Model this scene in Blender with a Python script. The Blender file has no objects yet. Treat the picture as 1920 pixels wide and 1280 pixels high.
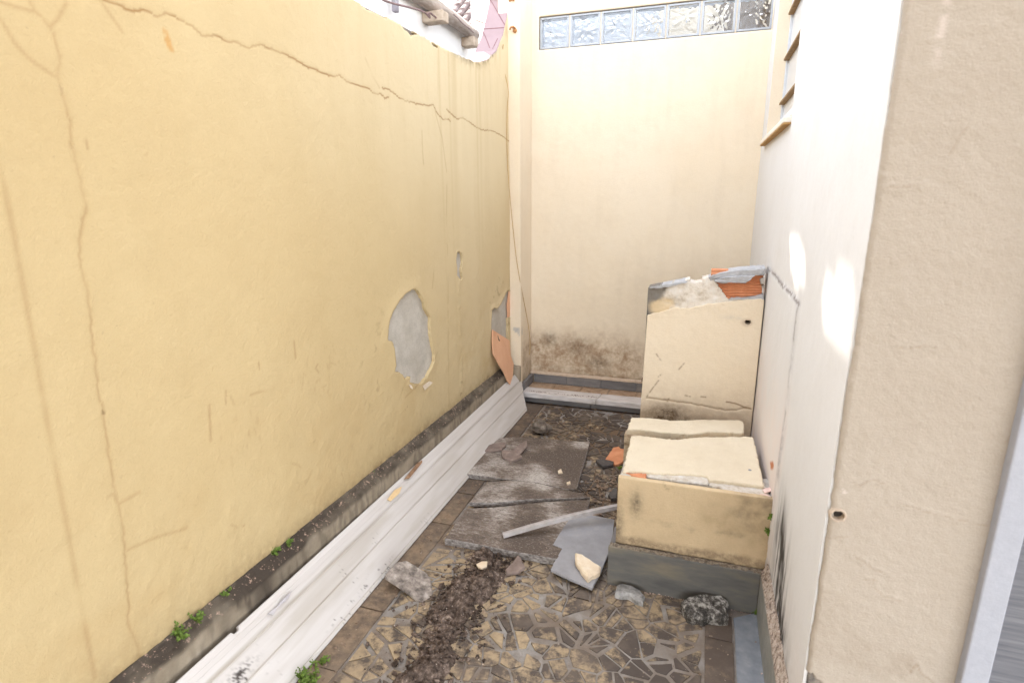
import bpy, bmesh, math, random
import numpy as np
from mathutils import Vector, Matrix

# ------------------------------------------------------------------ camera, sky, sun, exposure
scene = bpy.context.scene
COL = scene.collection
random.seed(7)
RNG = np.random.default_rng(7)

def make_camera():
    yaw, pitch, roll = -0.324082, -0.24937, -0.007107
    cy, sy, cp, sp = math.cos(yaw), math.sin(yaw), math.cos(pitch), math.sin(pitch)
    fwd = Vector((sy*cp, cy*cp, sp)); right = Vector((cy, -sy, 0)); up = right.cross(fwd)
    c, s = math.cos(roll), math.sin(roll)
    r2 = c*right + s*up; u2 = -s*right + c*up
    m = Matrix((r2, u2, -fwd)).transposed().to_4x4()
    m.translation = (0, 0, 1.41)
    cam = bpy.data.cameras.new('camera'); cam.sensor_width = 36; cam.lens = 36*1064.13/1920
    cam.clip_start = 0.02; cam.clip_end = 400
    cam.dof.use_dof = True; cam.dof.focus_distance = 2.5; cam.dof.aperture_fstop = 4.0
    o = bpy.data.objects.new('camera', cam); o.matrix_world = m
    COL.objects.link(o); scene.camera = o
make_camera()

SUN_DIR = Vector((-0.49, 1.0, 0.95)).normalized()          # towards the sun, beyond the end wall
SUN_ELEV = math.asin(SUN_DIR.z); SUN_AZ = math.atan2(SUN_DIR.x, SUN_DIR.y)
world = bpy.data.worlds.new("World"); scene.world = world; world.use_nodes = True
wn = world.node_tree.nodes; wl = world.node_tree.links; wn.clear()
sky = wn.new('ShaderNodeTexSky'); sky.sky_type = 'NISHITA'; sky.sun_disc = False
sky.sun_elevation = SUN_ELEV; sky.sun_rotation = SUN_AZ
sky.air_density = 1.0; sky.dust_density = 0.6; sky.ozone_density = 1.0
hs = wn.new('ShaderNodeHueSaturation'); hs.inputs['Saturation'].default_value = 0.24
wb = wn.new('ShaderNodeBackground'); wb.inputs['Strength'].default_value = 0.15
wo = wn.new('ShaderNodeOutputWorld')
wl.new(sky.outputs[0], hs.inputs['Color']); wl.new(hs.outputs[0], wb.inputs['Color']); wl.new(wb.outputs[0], wo.inputs['Surface'])
sl = bpy.data.lights.new('sun', 'SUN'); sl.energy = 2.0; sl.angle = math.radians(0.4); sl.color = (1, 0.95, 0.87)
so = bpy.data.objects.new('sun', sl); so.rotation_euler = SUN_DIR.to_track_quat('Z', 'Y').to_euler(); so.location = (-3, 6, 8)
COL.objects.link(so)
vs = scene.view_settings
vs.view_transform = 'Standard'; vs.look = 'None'; vs.gamma = 1.0; vs.use_curve_mapping = False
vs.exposure = 2.98
scene.cycles.max_bounces = 14; scene.cycles.diffuse_bounces = 8; scene.cycles.transmission_bounces = 10
scene.cycles.sample_clamp_indirect = 8.0

# ------------------------------------------------------------------ numpy noise
def _hash(ix, iy, seed):
    h = (ix*374761393 + iy*668265263 + seed*1274126177) & 0xffffffff
    h = ((h ^ (h >> 13))*1274126177) & 0xffffffff
    return ((h ^ (h >> 16)) & 0xffff)/65535.0
def vnoise(x, y, seed=0):
    xf = np.floor(x); yf = np.floor(y); ix = xf.astype(np.int64); iy = yf.astype(np.int64)
    fx = x-xf; fy = y-yf; fx = fx*fx*(3-2*fx); fy = fy*fy*(3-2*fy)
    a = _hash(ix, iy, seed); b = _hash(ix+1, iy, seed); c = _hash(ix, iy+1, seed); d = _hash(ix+1, iy+1, seed)
    return a+(b-a)*fx+(c-a)*fy+(a-b-c+d)*fx*fy
def fbm(x, y, scale=1.0, octv=4, seed=0, rough=.5):
    t = 0; a = 1; s = 0; x = np.asarray(x, float)*scale; y = np.asarray(y, float)*scale
    for k in range(octv):
        t = t+a*vnoise(x, y, seed+k*17); s += a; a *= rough; x = x*2.03+11.3; y = y*2.03+5.7
    return t/s
def sstep(a, b, x):
    t = np.clip((x-a)/(b-a), 0, 1); return t*t*(3-2*t)
def inside(poly, x, y):
    r = np.zeros(x.shape, bool); n = len(poly)
    for i in range(n):
        x1, y1 = poly[i]; x2, y2 = poly[(i+1) % n]
        if y1 == y2: continue
        c = ((y1 > y) != (y2 > y)) & (x < (x2-x1)*(y-y1)/(y2-y1)+x1); r ^= c
    return r
def polydist(line, x, y, closed=False, rad=None):
    """distance to a polyline and nearest point on it"""
    d = np.full(x.shape, 1e9); nx = x.copy(); ny = y.copy()
    n = len(line); rng = range(n) if closed else range(n-1)
    for i in rng:
        x1, y1 = line[i]; x2, y2 = line[(i+1) % n]
        if rad:
            m = (x > min(x1, x2)-rad) & (x < max(x1, x2)+rad) & (y > min(y1, y2)-rad) & (y < max(y1, y2)+rad)
            if not m.any(): continue
        else: m = slice(None)
        xx = x[m]; yy = y[m]; L = (x2-x1)**2+(y2-y1)**2+1e-12
        t = np.clip(((xx-x1)*(x2-x1)+(yy-y1)*(y2-y1))/L, 0, 1)
        px = x1+t*(x2-x1); py = y1+t*(y2-y1); dd = np.hypot(xx-px, yy-py)
        k = dd < d[m]
        d[m] = np.where(k, dd, d[m]); nx[m] = np.where(k, px, nx[m]); ny[m] = np.where(k, py, ny[m])
    return d, nx, ny
def rough_line(line, step=.012, amp=.003, seed=0, closed=False):
    r = random.Random(seed); out = []; n = len(line)
    for i in range(n if closed else n-1):
        a = line[i]; b = line[(i+1) % n]; L = math.hypot(b[0]-a[0], b[1]-a[1]); k = max(1, int(L/step))
        for j in range(k):
            t = j/k; q = amp if (j > 0) else amp*.4
            out.append((a[0]+(b[0]-a[0])*t+r.uniform(-q, q), a[1]+(b[1]-a[1])*t+r.uniform(-q, q)))
    if not closed: out.append(line[-1])
    return out

# ------------------------------------------------------------------ objects
def link(o, parent=None):
    COL.objects.link(o)
    if parent is not None: o.parent = parent
    return o
def tag(o, label=None, cat=None, group=None, kind=None):
    if label: o['label'] = label
    if cat: o['category'] = cat
    if group: o['group'] = group
    if kind: o['kind'] = kind
    return o
def empty(name, loc, label, cat, group=None):
    o = bpy.data.objects.new(name, None); o.location = loc; o.empty_display_size = .1; link(o)
    bpy.context.view_layer.update()
    return tag(o, label, cat, group)
def mesh(name, verts, faces, material, parent=None, smooth=False, attrs=None):
    """world-space vertices; kept in place under a parent"""
    verts = np.asarray(verts, float)
    org = np.array(parent.matrix_world.translation) if parent is not None else verts.mean(0)*np.array([1, 1, 0])+np.array([0, 0, verts[:, 2].min()])
    if parent is not None and parent.parent is not None: org = org_of(parent)
    elif parent is not None: org = org_of(parent)
    me = bpy.data.meshes.new(name)
    if isinstance(faces, np.ndarray):
        v = (verts-org).astype(np.float32); me.vertices.add(len(v)); me.vertices.foreach_set('co', v.ravel())
        nf, k = faces.shape; me.loops.add(nf*k); me.loops.foreach_set('vertex_index', faces.astype(np.int32).ravel())
        me.polygons.add(nf); me.polygons.foreach_set('loop_start', np.arange(0, nf*k, k, dtype=np.int32))
        me.update(calc_edges=True)
    else:
        me.from_pydata([tuple(v) for v in (verts-org)], [], faces)
    if attrs:
        for k, a in attrs.items():
            if np.ndim(a) == 2:
                at = me.attributes.new(k, 'FLOAT_COLOR', 'POINT'); at.data.foreach_set('color', np.asarray(a, np.float32).ravel())
            else:
                at = me.attributes.new(k, 'FLOAT', 'POINT'); at.data.foreach_set('value', np.asarray(a, np.float32).ravel())
    me.polygons.foreach_set('use_smooth', np.full(len(me.polygons), smooth))
    me.materials.append(material); me.validate(); me.update()
    o = bpy.data.objects.new(name, me); link(o, parent)
    if parent is None: o.location = org
    return o
def org_of(o):
    p = Vector((0, 0, 0))
    while o is not None: p = p+o.location; o = o.parent
    return np.array(p)

class MB:
    """collects simple solids into one mesh"""
    def __init__(s): s.v = []; s.f = []
    def add(s, v, f):
        n = len(s.v); s.v += [tuple(p) for p in v]; s.f += [tuple(i+n for i in q) for q in f]; return s
    def box(s, a, b, bev=0.0):
        x0, y0, z0 = a; x1, y1, z1 = b
        if bev <= 0:
            return s.add([(x0,y0,z0),(x1,y0,z0),(x1,y1,z0),(x0,y1,z0),(x0,y0,z1),(x1,y0,z1),(x1,y1,z1),(x0,y1,z1)],
                         [(0,3,2,1),(4,5,6,7),(0,1,5,4),(1,2,6,5),(2,3,7,6),(3,0,4,7)])
        bm = bmesh.new(); bmesh.ops.create_cube(bm, size=1)
        for v in bm.verts: v.co = Vector((x0+(v.co.x+.5)*(x1-x0), y0+(v.co.y+.5)*(y1-y0), z0+(v.co.z+.5)*(z1-z0)))
        bmesh.ops.bevel(bm, geom=bm.edges[:], offset=bev, segments=2, affect='EDGES', profile=.5)
        return s.bm(bm)
    def bm(s, bm, mat=None):
        if mat is not None: bm.transform(mat)
        bm.verts.index_update()
        s.add([v.co for v in bm.verts], [[v.index for v in f.verts] for f in bm.faces]); bm.free(); return s
    def tube(s, pts, r, n=8, caps=True):
        pts = [Vector(p) for p in pts]; rings = []; m = len(pts); prev = None
        for i, p in enumerate(pts):
            d = (pts[min(i+1, m-1)]-pts[max(i-1, 0)]).normalized()
            if prev is None:
                a = d.cross(Vector((0, 0, 1)) if abs(d.z) < .9 else Vector((1, 0, 0))).normalized()
            else: a = (prev-d*prev.dot(d)).normalized()
            prev = a; b = d.cross(a); rr = r[i] if isinstance(r, (list, tuple)) else r
            rings.append([p+rr*(math.cos(2*math.pi*k/n)*a+math.sin(2*math.pi*k/n)*b) for k in range(n)])
        v = [q for R in rings for q in R]; f = []
        for i in range(m-1):
            for k in range(n): f.append((i*n+k, i*n+(k+1) % n, (i+1)*n+(k+1) % n, (i+1)*n+k))
        if caps: f.append(tuple(range(n))[::-1]); f.append(tuple((m-1)*n+k for k in range(n)))
        return s.add(v, f)
    def build(s, name, material, parent=None, smooth=False): return mesh(name, s.v, s.f, material, parent, smooth)

def relief(name, material, parent, us, vs_, pos, disp=None, attrs=None, outline=None, holes=(), snaps=(), rim=.01):
    """dense sheet over (u,v) with real relief, real holes with thickness, and per-vertex wear and light masks"""
    us = np.asarray(us); vs_ = np.asarray(vs_); U, V = np.meshgrid(us, vs_, indexing='ij')
    su = (us[-1]-us[0])/(len(us)-1); sv = (vs_[-1]-vs_[0])/(len(vs_)-1); h = max(su, sv)
    for ln, closed in [(q, True) for q in holes]+([(outline, True)] if outline else [])+[(q, False) for q in snaps]:
        d, nx, ny = polydist(ln, U, V, closed, rad=h*1.5); k = d < h*.55
        U = np.where(k, nx, U); V = np.where(k, ny, V)
    nu, nv = U.shape; idx = np.arange(nu*nv).reshape(nu, nv)
    F = np.stack([idx[:-1,:-1], idx[1:,:-1], idx[1:,1:], idx[:-1,1:]], -1).reshape(-1, 4)
    uf = U.ravel(); vf = V.ravel(); cu = uf[F].mean(1); cv = vf[F].mean(1); keep = np.ones(len(F), bool)
    for q in holes: keep &= ~inside(q, cu, cv)
    if outline: keep &= inside(outline, cu, cv)
    F = F[keep]
    D = disp(uf, vf) if disp else np.zeros_like(uf)
    P, N = pos(uf, vf); pts = P+N*D[:, None]
    A = {k: fn(uf, vf) for k, fn in (attrs or {}).items()}
    e = np.concatenate([F[:, [i, (i+1) % 4]] for i in range(4)]); key = np.sort(e, 1)
    kk = key[:, 0].astype(np.int64)*(nu*nv)+key[:, 1]; _, inv, cnt = np.unique(kk, return_inverse=True, return_counts=True)
    be = e[cnt[inv] == 1]; bv = np.unique(be); mp = np.full(nu*nv, -1); mp[bv] = np.arange(len(bv))+nu*nv
    back = (P+N*(D[:, None]-rim))[bv]; pts = np.concatenate([pts, back])
    R = np.stack([be[:, 1], be[:, 0], mp[be[:, 0]], mp[be[:, 1]]], -1); F2 = np.concatenate([F, R])
    A = {k: np.concatenate([a, a[bv]]) for k, a in A.items()}
    used = np.unique(F2); mp2 = np.full(len(pts), -1); mp2[used] = np.arange(len(used))
    o = mesh(name, pts[used], mp2[F2], material, parent, True, {k: a[used] for k, a in A.items()})
    sm = np.ones(len(F2), bool); sm[len(F):] = False; o.data.polygons.foreach_set('use_smooth', sm)
    return o
def lin(a, b, step): return np.linspace(a, b, max(2, int(round(abs(b-a)/step))+1))
def plane_pos(P0, U, V, N):
    P0, U, V, N = [np.array(q, float) for q in (P0, U, V, N)]
    return lambda u, v: (P0+u[:, None]*U+v[:, None]*V, np.broadcast_to(N, (len(u), 3)))

def prism(name, poly, z0, thick, material, parent=None, side=None, jit=.0, step=.03, bev=.002, tilt=(0, 0), seed=0, mb=None):
    """flat piece with a real outline, thickness and worn edge; z0 = underside height at the centre, tilt = dz/dx, dz/dy"""
    if jit: poly = rough_line(poly, step, jit, seed, True)
    ar = sum(poly[i][0]*poly[(i+1) % len(poly)][1]-poly[(i+1) % len(poly)][0]*poly[i][1] for i in range(len(poly)))
    if ar < 0: poly = poly[::-1]
    n = len(poly); cx = sum(p[0] for p in poly)/n; cy = sum(p[1] for p in poly)/n
    def z(p): return z0+tilt[0]*(p[0]-cx)+tilt[1]*(p[1]-cy)
    ins = []
    for i in range(n):
        a = Vector(poly[i-1]); b = Vector(poly[i]); c = Vector(poly[(i+1) % n])
        d = ((b-a).normalized()+(c-b).normalized()); d = d.normalized() if d.length > 1e-6 else (b-a).normalized()
        ins.append((b.x-d.y*bev, b.y+d.x*bev))
    v = [(p[0], p[1], z(p)) for p in poly]+[(p[0], p[1], z(p)+thick-bev) for p in poly]+[(p[0], p[1], z(p)+thick) for p in ins]
    f = [tuple(range(n))[::-1], tuple(range(2*n, 3*n))]
    for i in range(n):
        j = (i+1) % n; f += [(i, j, n+j, n+i), (n+i, n+j, 2*n+j, 2*n+i)]
    if mb is not None: mb.add(v, f); return None
    o = mesh(name, v, f, material, parent)
    if side is not None:
        o.data.materials.append(side)
        for i in range(2, len(f)): o.data.polygons[i].material_index = 1
    return o

def chunk_geo(c, size, seed, n=14, flat=True, sub=0, rough=0.0):
    r = random.Random(seed); bm = bmesh.new()
    for i in range(n):
        p = Vector((r.gauss(0, 1), r.gauss(0, 1), r.gauss(0, 1))).normalized()*r.uniform(.8, 1)
        bm.verts.new((p.x*size[0]/2, p.y*size[1]/2, p.z*size[2]/2))
    res = bmesh.ops.convex_hull(bm, input=bm.verts[:])
    bmesh.ops.delete(bm, geom=[g for g in res['geom_interior'] if isinstance(g, bmesh.types.BMVert)], context='VERTS')
    if sub:
        bmesh.ops.bevel(bm, geom=bm.edges[:], offset=min(size)*.07, segments=1, affect='EDGES')
        bmesh.ops.triangulate(bm, faces=bm.faces[:])
        bmesh.ops.subdivide_edges(bm, edges=bm.edges[:], cuts=sub, use_grid_fill=True)
        bm.normal_update()
        import mathutils.noise as mn
        for v in bm.verts:
            q = v.co*(6/max(size))+Vector((seed, seed*2.1, 0))
            v.co += v.normal*rough*min(size)*(mn.fractal(q, 1, 2, 4))
    zs = min(v.co.z for v in bm.verts)
    bm.transform(Matrix.Rotation(r.uniform(0, 6.28), 4, 'Z') if not sub else Matrix.Identity(4))
    bm.transform(Matrix.Translation((c[0], c[1], c[2]-zs)))
    return bm

# ------------------------------------------------------------------ materials
def rgb(r, g, b):
    f = lambda c: (c/255/12.92) if c/255 <= .04045 else ((c/255+.055)/1.055)**2.4
    return (f(r), f(g), f(b), 1)
class Mat:
    def __init__(s, name):
        s.m = bpy.data.materials.new(name); s.m.use_nodes = True; s.t = s.m.node_tree; s.n = s.t.nodes; s.l = s.t.links; s.n.clear()
        s.out = s.n.new('ShaderNodeOutputMaterial'); g = s.n.new('ShaderNodeNewGeometry'); s.pos = g.outputs['Position']
    def _in(s, sock, v):
        if v is None: return
        if hasattr(v, 'links'): s.l.new(v, sock)
        else: sock.default_value = v
    def vec(s, scale=(1, 1, 1), v=None):
        q = s.n.new('ShaderNodeMapping'); s.l.new(v or s.pos, q.inputs['Vector']); q.inputs['Scale'].default_value = scale; return q.outputs[0]
    def noise(s, scale, detail=4, rough=.55, vec=None, dist=0):
        q = s.n.new('ShaderNodeTexNoise'); s.l.new(vec or s.pos, q.inputs['Vector'])
        q.inputs['Scale'].default_value = scale; q.inputs['Detail'].default_value = detail; q.inputs['Roughness'].default_value = rough; q.inputs['Distortion'].default_value = dist
        return q.outputs['Fac']
    def voro(s, scale, vec=None, feat='F1'):
        q = s.n.new('ShaderNodeTexVoronoi'); q.feature = feat; s.l.new(vec or s.pos, q.inputs['Vector']); q.inputs['Scale'].default_value = scale
        return q.outputs['Distance']
    def ramp(s, fac, stops):
        q = s.n.new('ShaderNodeValToRGB'); e = q.color_ramp.elements
        while len(e) < len(stops): e.new(.5)
        for el, (p, c) in zip(e, stops): el.position = p; el.color = c if not isinstance(c, (int, float)) else (c, c, c, 1)
        s.l.new(fac, q.inputs[0]); return q.outputs[0]
    def mix(s, fac, a, b, blend='MIX'):
        q = s.n.new('ShaderNodeMix'); q.data_type = 'RGBA'; q.blend_type = blend
        s._in(q.inputs[0], fac); s._in(q.inputs[6], a); s._in(q.inputs[7], b); return q.outputs[2]
    def math(s, op, a, b=None, clamp=False):
        q = s.n.new('ShaderNodeMath'); q.operation = op; q.use_clamp = clamp; s._in(q.inputs[0], a); s._in(q.inputs[1], b); return q.outputs[0]
    def attr(s, name, col=False):
        q = s.n.new('ShaderNodeAttribute'); q.attribute_name = name; return q.outputs['Color' if col else 'Fac']
    def rand(s): return s.n.new('ShaderNodeObjectInfo').outputs['Random']
    def bump(s, h, strength=.3, dist=.01, nrm=None):
        q = s.n.new('ShaderNodeBump'); s.l.new(h, q.inputs['Height']); q.inputs['Strength'].default_value = strength; q.inputs['Distance'].default_value = dist
        if nrm is not None: s.l.new(nrm, q.inputs['Normal'])
        return q.outputs[0]
    def done(s, col, rough=.85, nrm=None, spec=.3, **kw):
        q = s.n.new('ShaderNodeBsdfPrincipled'); s._in(q.inputs['Base Color'], col); s._in(q.inputs['Roughness'], rough)
        q.inputs['Specular IOR Level'].default_value = spec
        if nrm is not None: s.l.new(nrm, q.inputs['Normal'])
        for k, v in kw.items(): s._in(q.inputs[k.replace('_', ' ')], v)
        s.l.new(q.outputs[0], s.out.inputs['Surface']); return s.m

def plaster(name, base, tint, stains=(), tex=90, bumpd=.004, bstr=.35, rough=.9, grime=.12):
    """painted render: base/tint blotches, brush grain, then attribute-driven stains and painted light (attr, colour, breakup)"""
    k = Mat(name); n1 = k.noise(1.7, 5, .6); n2 = k.noise(11, 5, .6)
    c = k.mix(k.ramp(n1, [(.35, 0), (.7, 1)]), base, tint)
    c = k.mix(k.math('MULTIPLY', k.ramp(n2, [(.45, 0), (.75, 1)]), .35), c, tint)
    sp = k.ramp(k.noise(60, 3, .6), [(.70, 0), (.76, 1)])
    c = k.mix(k.math('MULTIPLY', sp, .30), c, tuple(q*.55 for q in base[:3])+(1,))
    c = k.mix(k.math('MULTIPLY', k.ramp(k.noise(4.5, 6, .72), [(.46, 0), (.68, 1)]), grime), c, tuple(q*f for q, f in zip(base[:3], (.72, .66, .60)))+(1,))
    c = k.mix(k.math('MULTIPLY', k.ramp(k.noise(170, 3, .7), [(.35, 0), (.65, 1)]), .10), c, tuple(q*.6 for q in base[:3])+(1,))
    for at, colr, brk in stains:
        a = k.attr(at)
        if brk: a = k.math('MULTIPLY', a, k.ramp(k.noise(brk, 6, .7), [(.3, .15), (.62, 1)]), True)
        c = k.mix(a, c, colr)
    h = k.math('ADD', k.math('ADD', k.noise(tex, 5, .7), k.math('MULTIPLY', k.noise(tex*3.2, 3, .7), .55)), k.math('MULTIPLY', k.noise(tex*.22, 4, .55), 1.1))
    nr = k.bump(h, bstr, bumpd)
    return k.done(c, rough, nr)

YELLOW = plaster('yellow_paint', (.56,.432,.236,1), (.54,.408,.216,1),
    [('far_light', (.67,.555,.36,1), None), ('wear', (.50,.36,.18,1), 14), ('scar', (.30,.18,.08,1), None), ('drip', (.44,.32,.15,1), None), ('rust', (.50,.27,.08,1), None), ('soil', (.22,.15,.07,1), 30), ('grey', (.42,.39,.34,1), 40), ('crack', (.27,.14,.045,1), None)], tex=85, bumpd=.004, bstr=.55, grime=.14)
CREAM = plaster('cream_paint', (.80,.70,.555,1), (.785,.67,.51,1),
    [('damp', (.36,.245,.155,1), 26), ('mold', (.13,.09,.055,1), 48), ('soil', (.2,.13,.08,1), 60), ('grey', (.45,.43,.41,1), 30), ('crack', (.24,.15,.08,1), None)], tex=110, bumpd=.003, bstr=.45, grime=.14)
TANCREAM = plaster('tan_paint', (.66,.515,.33,1), (.61,.465,.29,1),
    [('damp', (.35,.26,.15,1), 26), ('mold', (.09,.075,.055,1), 42), ('soil', (.2,.14,.09,1), 60), ('crack', (.2,.14,.08,1), None)], tex=110, bumpd=.004, bstr=.7, grime=.30)
LIT_CREAM = plaster('lit_cream', (.71,.705,.70,1), (.70,.69,.68,1),
    [('pink', (.74,.655,.62,1), 8), ('grey', (.36,.34,.34,1), 45), ('terra', (.5,.2,.1,1), None), ('mold', (.05,.045,.04,1), None), ('crack', (.16,.13,.11,1), None)], tex=140, bumpd=.0015, bstr=.25)  # the house's cream paint with strong light put into its colour
SHADED_CREAM = plaster('shaded_cream', (.455,.395,.33,1), (.43,.37,.305,1),
    [('pale', (.66,.58,.53,1), 10), ('soil', (.30,.235,.17,1), 25), ('grey', (.10,.09,.085,1), 40), ('crack', (.33,.26,.19,1), None)], tex=75, bumpd=.005, bstr=.6)  # the same cream paint with shade put into its colour

def simple(name, stops, scale=20, detail=6, rough=.85, bscale=None, bstr=.4, bdist=.004, vec=None, spec=.3, rand=0.0):
    k = Mat(name); v = k.vec(vec) if vec else None
    n = k.noise(scale, detail, .65, v)
    if rand: n = k.math('ADD', n, k.math('MULTIPLY', k.math('SUBTRACT', k.rand(), .5), rand))
    c = k.ramp(n, stops); nr = k.bump(k.noise(bscale or scale*4, 5, .65, v), bstr, bdist)
    return k.done(c, rough, nr, spec)
CONCRETE = simple('bare_concrete', [(.3, (.43,.395,.34,1)), (.55, (.53,.49,.43,1)), (.75, (.60,.56,.5,1))], 12, bscale=90, bstr=.3)
MORTAR = simple('mortar', [(.3, (.30,.275,.245,1)), (.6, (.40,.37,.335,1)), (.8, (.5,.47,.43,1))], 30, bscale=120, bstr=.6)
GREYTILE = simple('grey_skirting_tile', [(.3, (.13,.125,.13,1)), (.55, (.19,.18,.18,1)), (.75, (.26,.235,.21,1))], 7, vec=(1,1,5), rough=.55, bscale=60, bstr=.08, rand=.25)
BLUEGREY = simple('blue_grey_concrete', [(.3, (.16,.175,.20,1)), (.6, (.235,.25,.275,1)), (.8, (.34,.35,.37,1))], 22, rough=.6, bscale=80, bstr=.3)
MARBLE = simple('white_marble', [(.3, (.42,.38,.35,1)), (.5, (.62,.58,.56,1)), (.7, (.70,.67,.66,1))], 9, vec=(1,6,6), rough=.5, bscale=70, bstr=.2)
STEPTILE = simple('tan_step_tile', [(.3, (.24,.15,.09,1)), (.55, (.42,.29,.19,1)), (.75, (.5,.38,.27,1))], 25, rough=.8)
TERRA = simple('terracotta', [(.3, (.52,.20,.095,1)), (.6, (.66,.29,.15,1)), (.8, (.72,.38,.22,1))], 18, bscale=120, bstr=.3)
PINKBOARD = simple('pink_plaster_back', [(.3, (.72,.39,.24,1)), (.6, (.78,.46,.29,1)), (.8, (.78,.5,.34,1))], 9, bscale=60, bstr=.2)
DARK = simple('dark_void', [(.3, (.02,.017,.014,1)), (.7, (.04,.034,.028,1))], 20)

# ------------------------------------------------------------------ ground and floor
FX0, FX1 = -0.972, 0.095        # crazy paving between the two border bands
def ngon_z(poly, z): return [(p[0], p[1], z) for p in poly]
EARTH = simple('yard_earth', [(.3, (.16,.12,.085,1)), (.7, (.27,.21,.155,1))], 3)
tag(mesh('ground', [(-60,-60,-.04),(60,-60,-.04),(60,60,-.04),(-60,60,-.04)], [(0,1,2,3)], EARTH), kind='structure')

k = Mat('grout'); n = k.noise(16, 6, .65)
c = k.ramp(n, [(.3, (.215,.19,.17,1)), (.5, (.30,.28,.26,1)), (.72, (.39,.365,.34,1))])
dm = k.attr('mud'); c = k.mix(k.ramp(k.noise(5.5, 6, .7), [(.42, .0), (.62, .7)]), c, (.20,.155,.12,1)); c = k.mix(dm, c, (.17,.115,.075,1))
GROUT = k.done(c, .9, k.bump(k.noise(140, 5, .7), .8, .004))
def tilemat(name, tan, dark, lo, hi):
    k = Mat(name); n = k.noise(19, 6, .72); n2 = k.noise(3.2, 3, .5)
    big = k.math('MULTIPLY', k.math('SUBTRACT', k.rand(), .5), .16)
    s = k.math('ADD', k.math('ADD', n, k.math('MULTIPLY', k.math('SUBTRACT', n2, .5), .5)), big)
    # tiles darken towards the washing block and the back, paler towards the old board
    xg = k.n.new('ShaderNodeSeparateXYZ'); k.l.new(k.pos, xg.inputs[0])
    s = k.math('ADD', s, k.math('MULTIPLY', k.math('ADD', xg.outputs['X'], .33), .16))
    s = k.math('ADD', s, k.math('MULTIPLY', k.math('SUBTRACT', xg.outputs['Y'], 1.5), .085))
    c0 = k.mix(k.ramp(k.noise(45, 4, .7), [(.4, 0), (.7, 1)]), tan, tuple(q*.72 for q in tan[:3])+(1,))
    c = k.mix(k.ramp(s, [(lo, 0), (hi, 1)]), c0, dark)
    c = k.mix(k.ramp(k.noise(80, 3, .6), [(.68, 0), (.74, .6)]), c, (.50,.40,.30,1))
    c = k.mix(k.ramp(k.noise(5.5, 6, .7), [(.46, .0), (.66, .5)]), c, (.20,.155,.118,1))
    return k.done(c, k.ramp(n, [(.4, .75), (.7, .55)]), k.bump(k.noise(110, 5, .7), .35, .0025), .35)
SHARD = tilemat('paving_tile', (.41,.31,.195,1), (.078,.06,.05,1), .36, .51)
BORDER = tilemat('border_tile', (.27,.195,.13,1), (.095,.07,.055,1), .33, .55)

us = lin(-1.24, .285, .012); vsn = lin(.2, 3.62, .012)
def floor_disp(u, v): return (fbm(u, v, 3, 3, 3)-.5)*.006+(fbm(u, v, 60, 3, 4)-.5)*.0025-.002
def mudmask(u, v):
    rear = sstep(1.9, 2.6, v)*1.1; edge = sstep(-.90, -1.0, u)*.3
    return np.clip((rear+edge+.25)*sstep(.42, .62, fbm(u, v, 7, 4, 5))*1.5, 0, 1)
floor = relief('courtyard_floor', GROUT, None, us, vsn, plane_pos((0,0,0),(1,0,0),(0,1,0),(0,0,1)), floor_disp, {'mud': mudmask}, rim=.03)
tag(floor, kind='structure')
near_floor = tag(mesh('paving_slab', [(-1.24,-4,-.004),(.285,-4,-.004),(.285,.2,-.004),(-1.24,.2,-.004)], [(0,1,2,3)], GROUT, None, attrs={'mud': np.ones(4)*.3}), kind='structure')

def clip_half(poly, nx, ny, d):
    out = []; n = len(poly)
    for i in range(n):
        a = poly[i]; b = poly[(i+1) % n]; da = nx*a[0]+ny*a[1]-d; db = nx*b[0]+ny*b[1]-d
        if da <= 0: out.append(a)
        if (da < 0 < db) or (db < 0 < da):
            t = da/(da-db); out.append((a[0]+(b[0]-a[0])*t, a[1]+(b[1]-a[1])*t))
    return out
def area(p): return .5*sum(p[i][0]*p[(i+1) % len(p)][1]-p[(i+1) % len(p)][0]*p[i][1] for i in range(len(p)))
def inset(poly, amt):
    q = poly; n = len(poly)
    for i in range(n):
        a = poly[i]; b = poly[(i+1) % n]; L = math.hypot(b[0]-a[0], b[1]-a[1])
        if L < 1e-6: continue
        nx, ny = (b[1]-a[1])/L, -(b[0]-a[0])/L
        q = clip_half(q, nx, ny, nx*a[0]+ny*a[1]-amt())
        if len(q) < 3: return []
    return q
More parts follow.
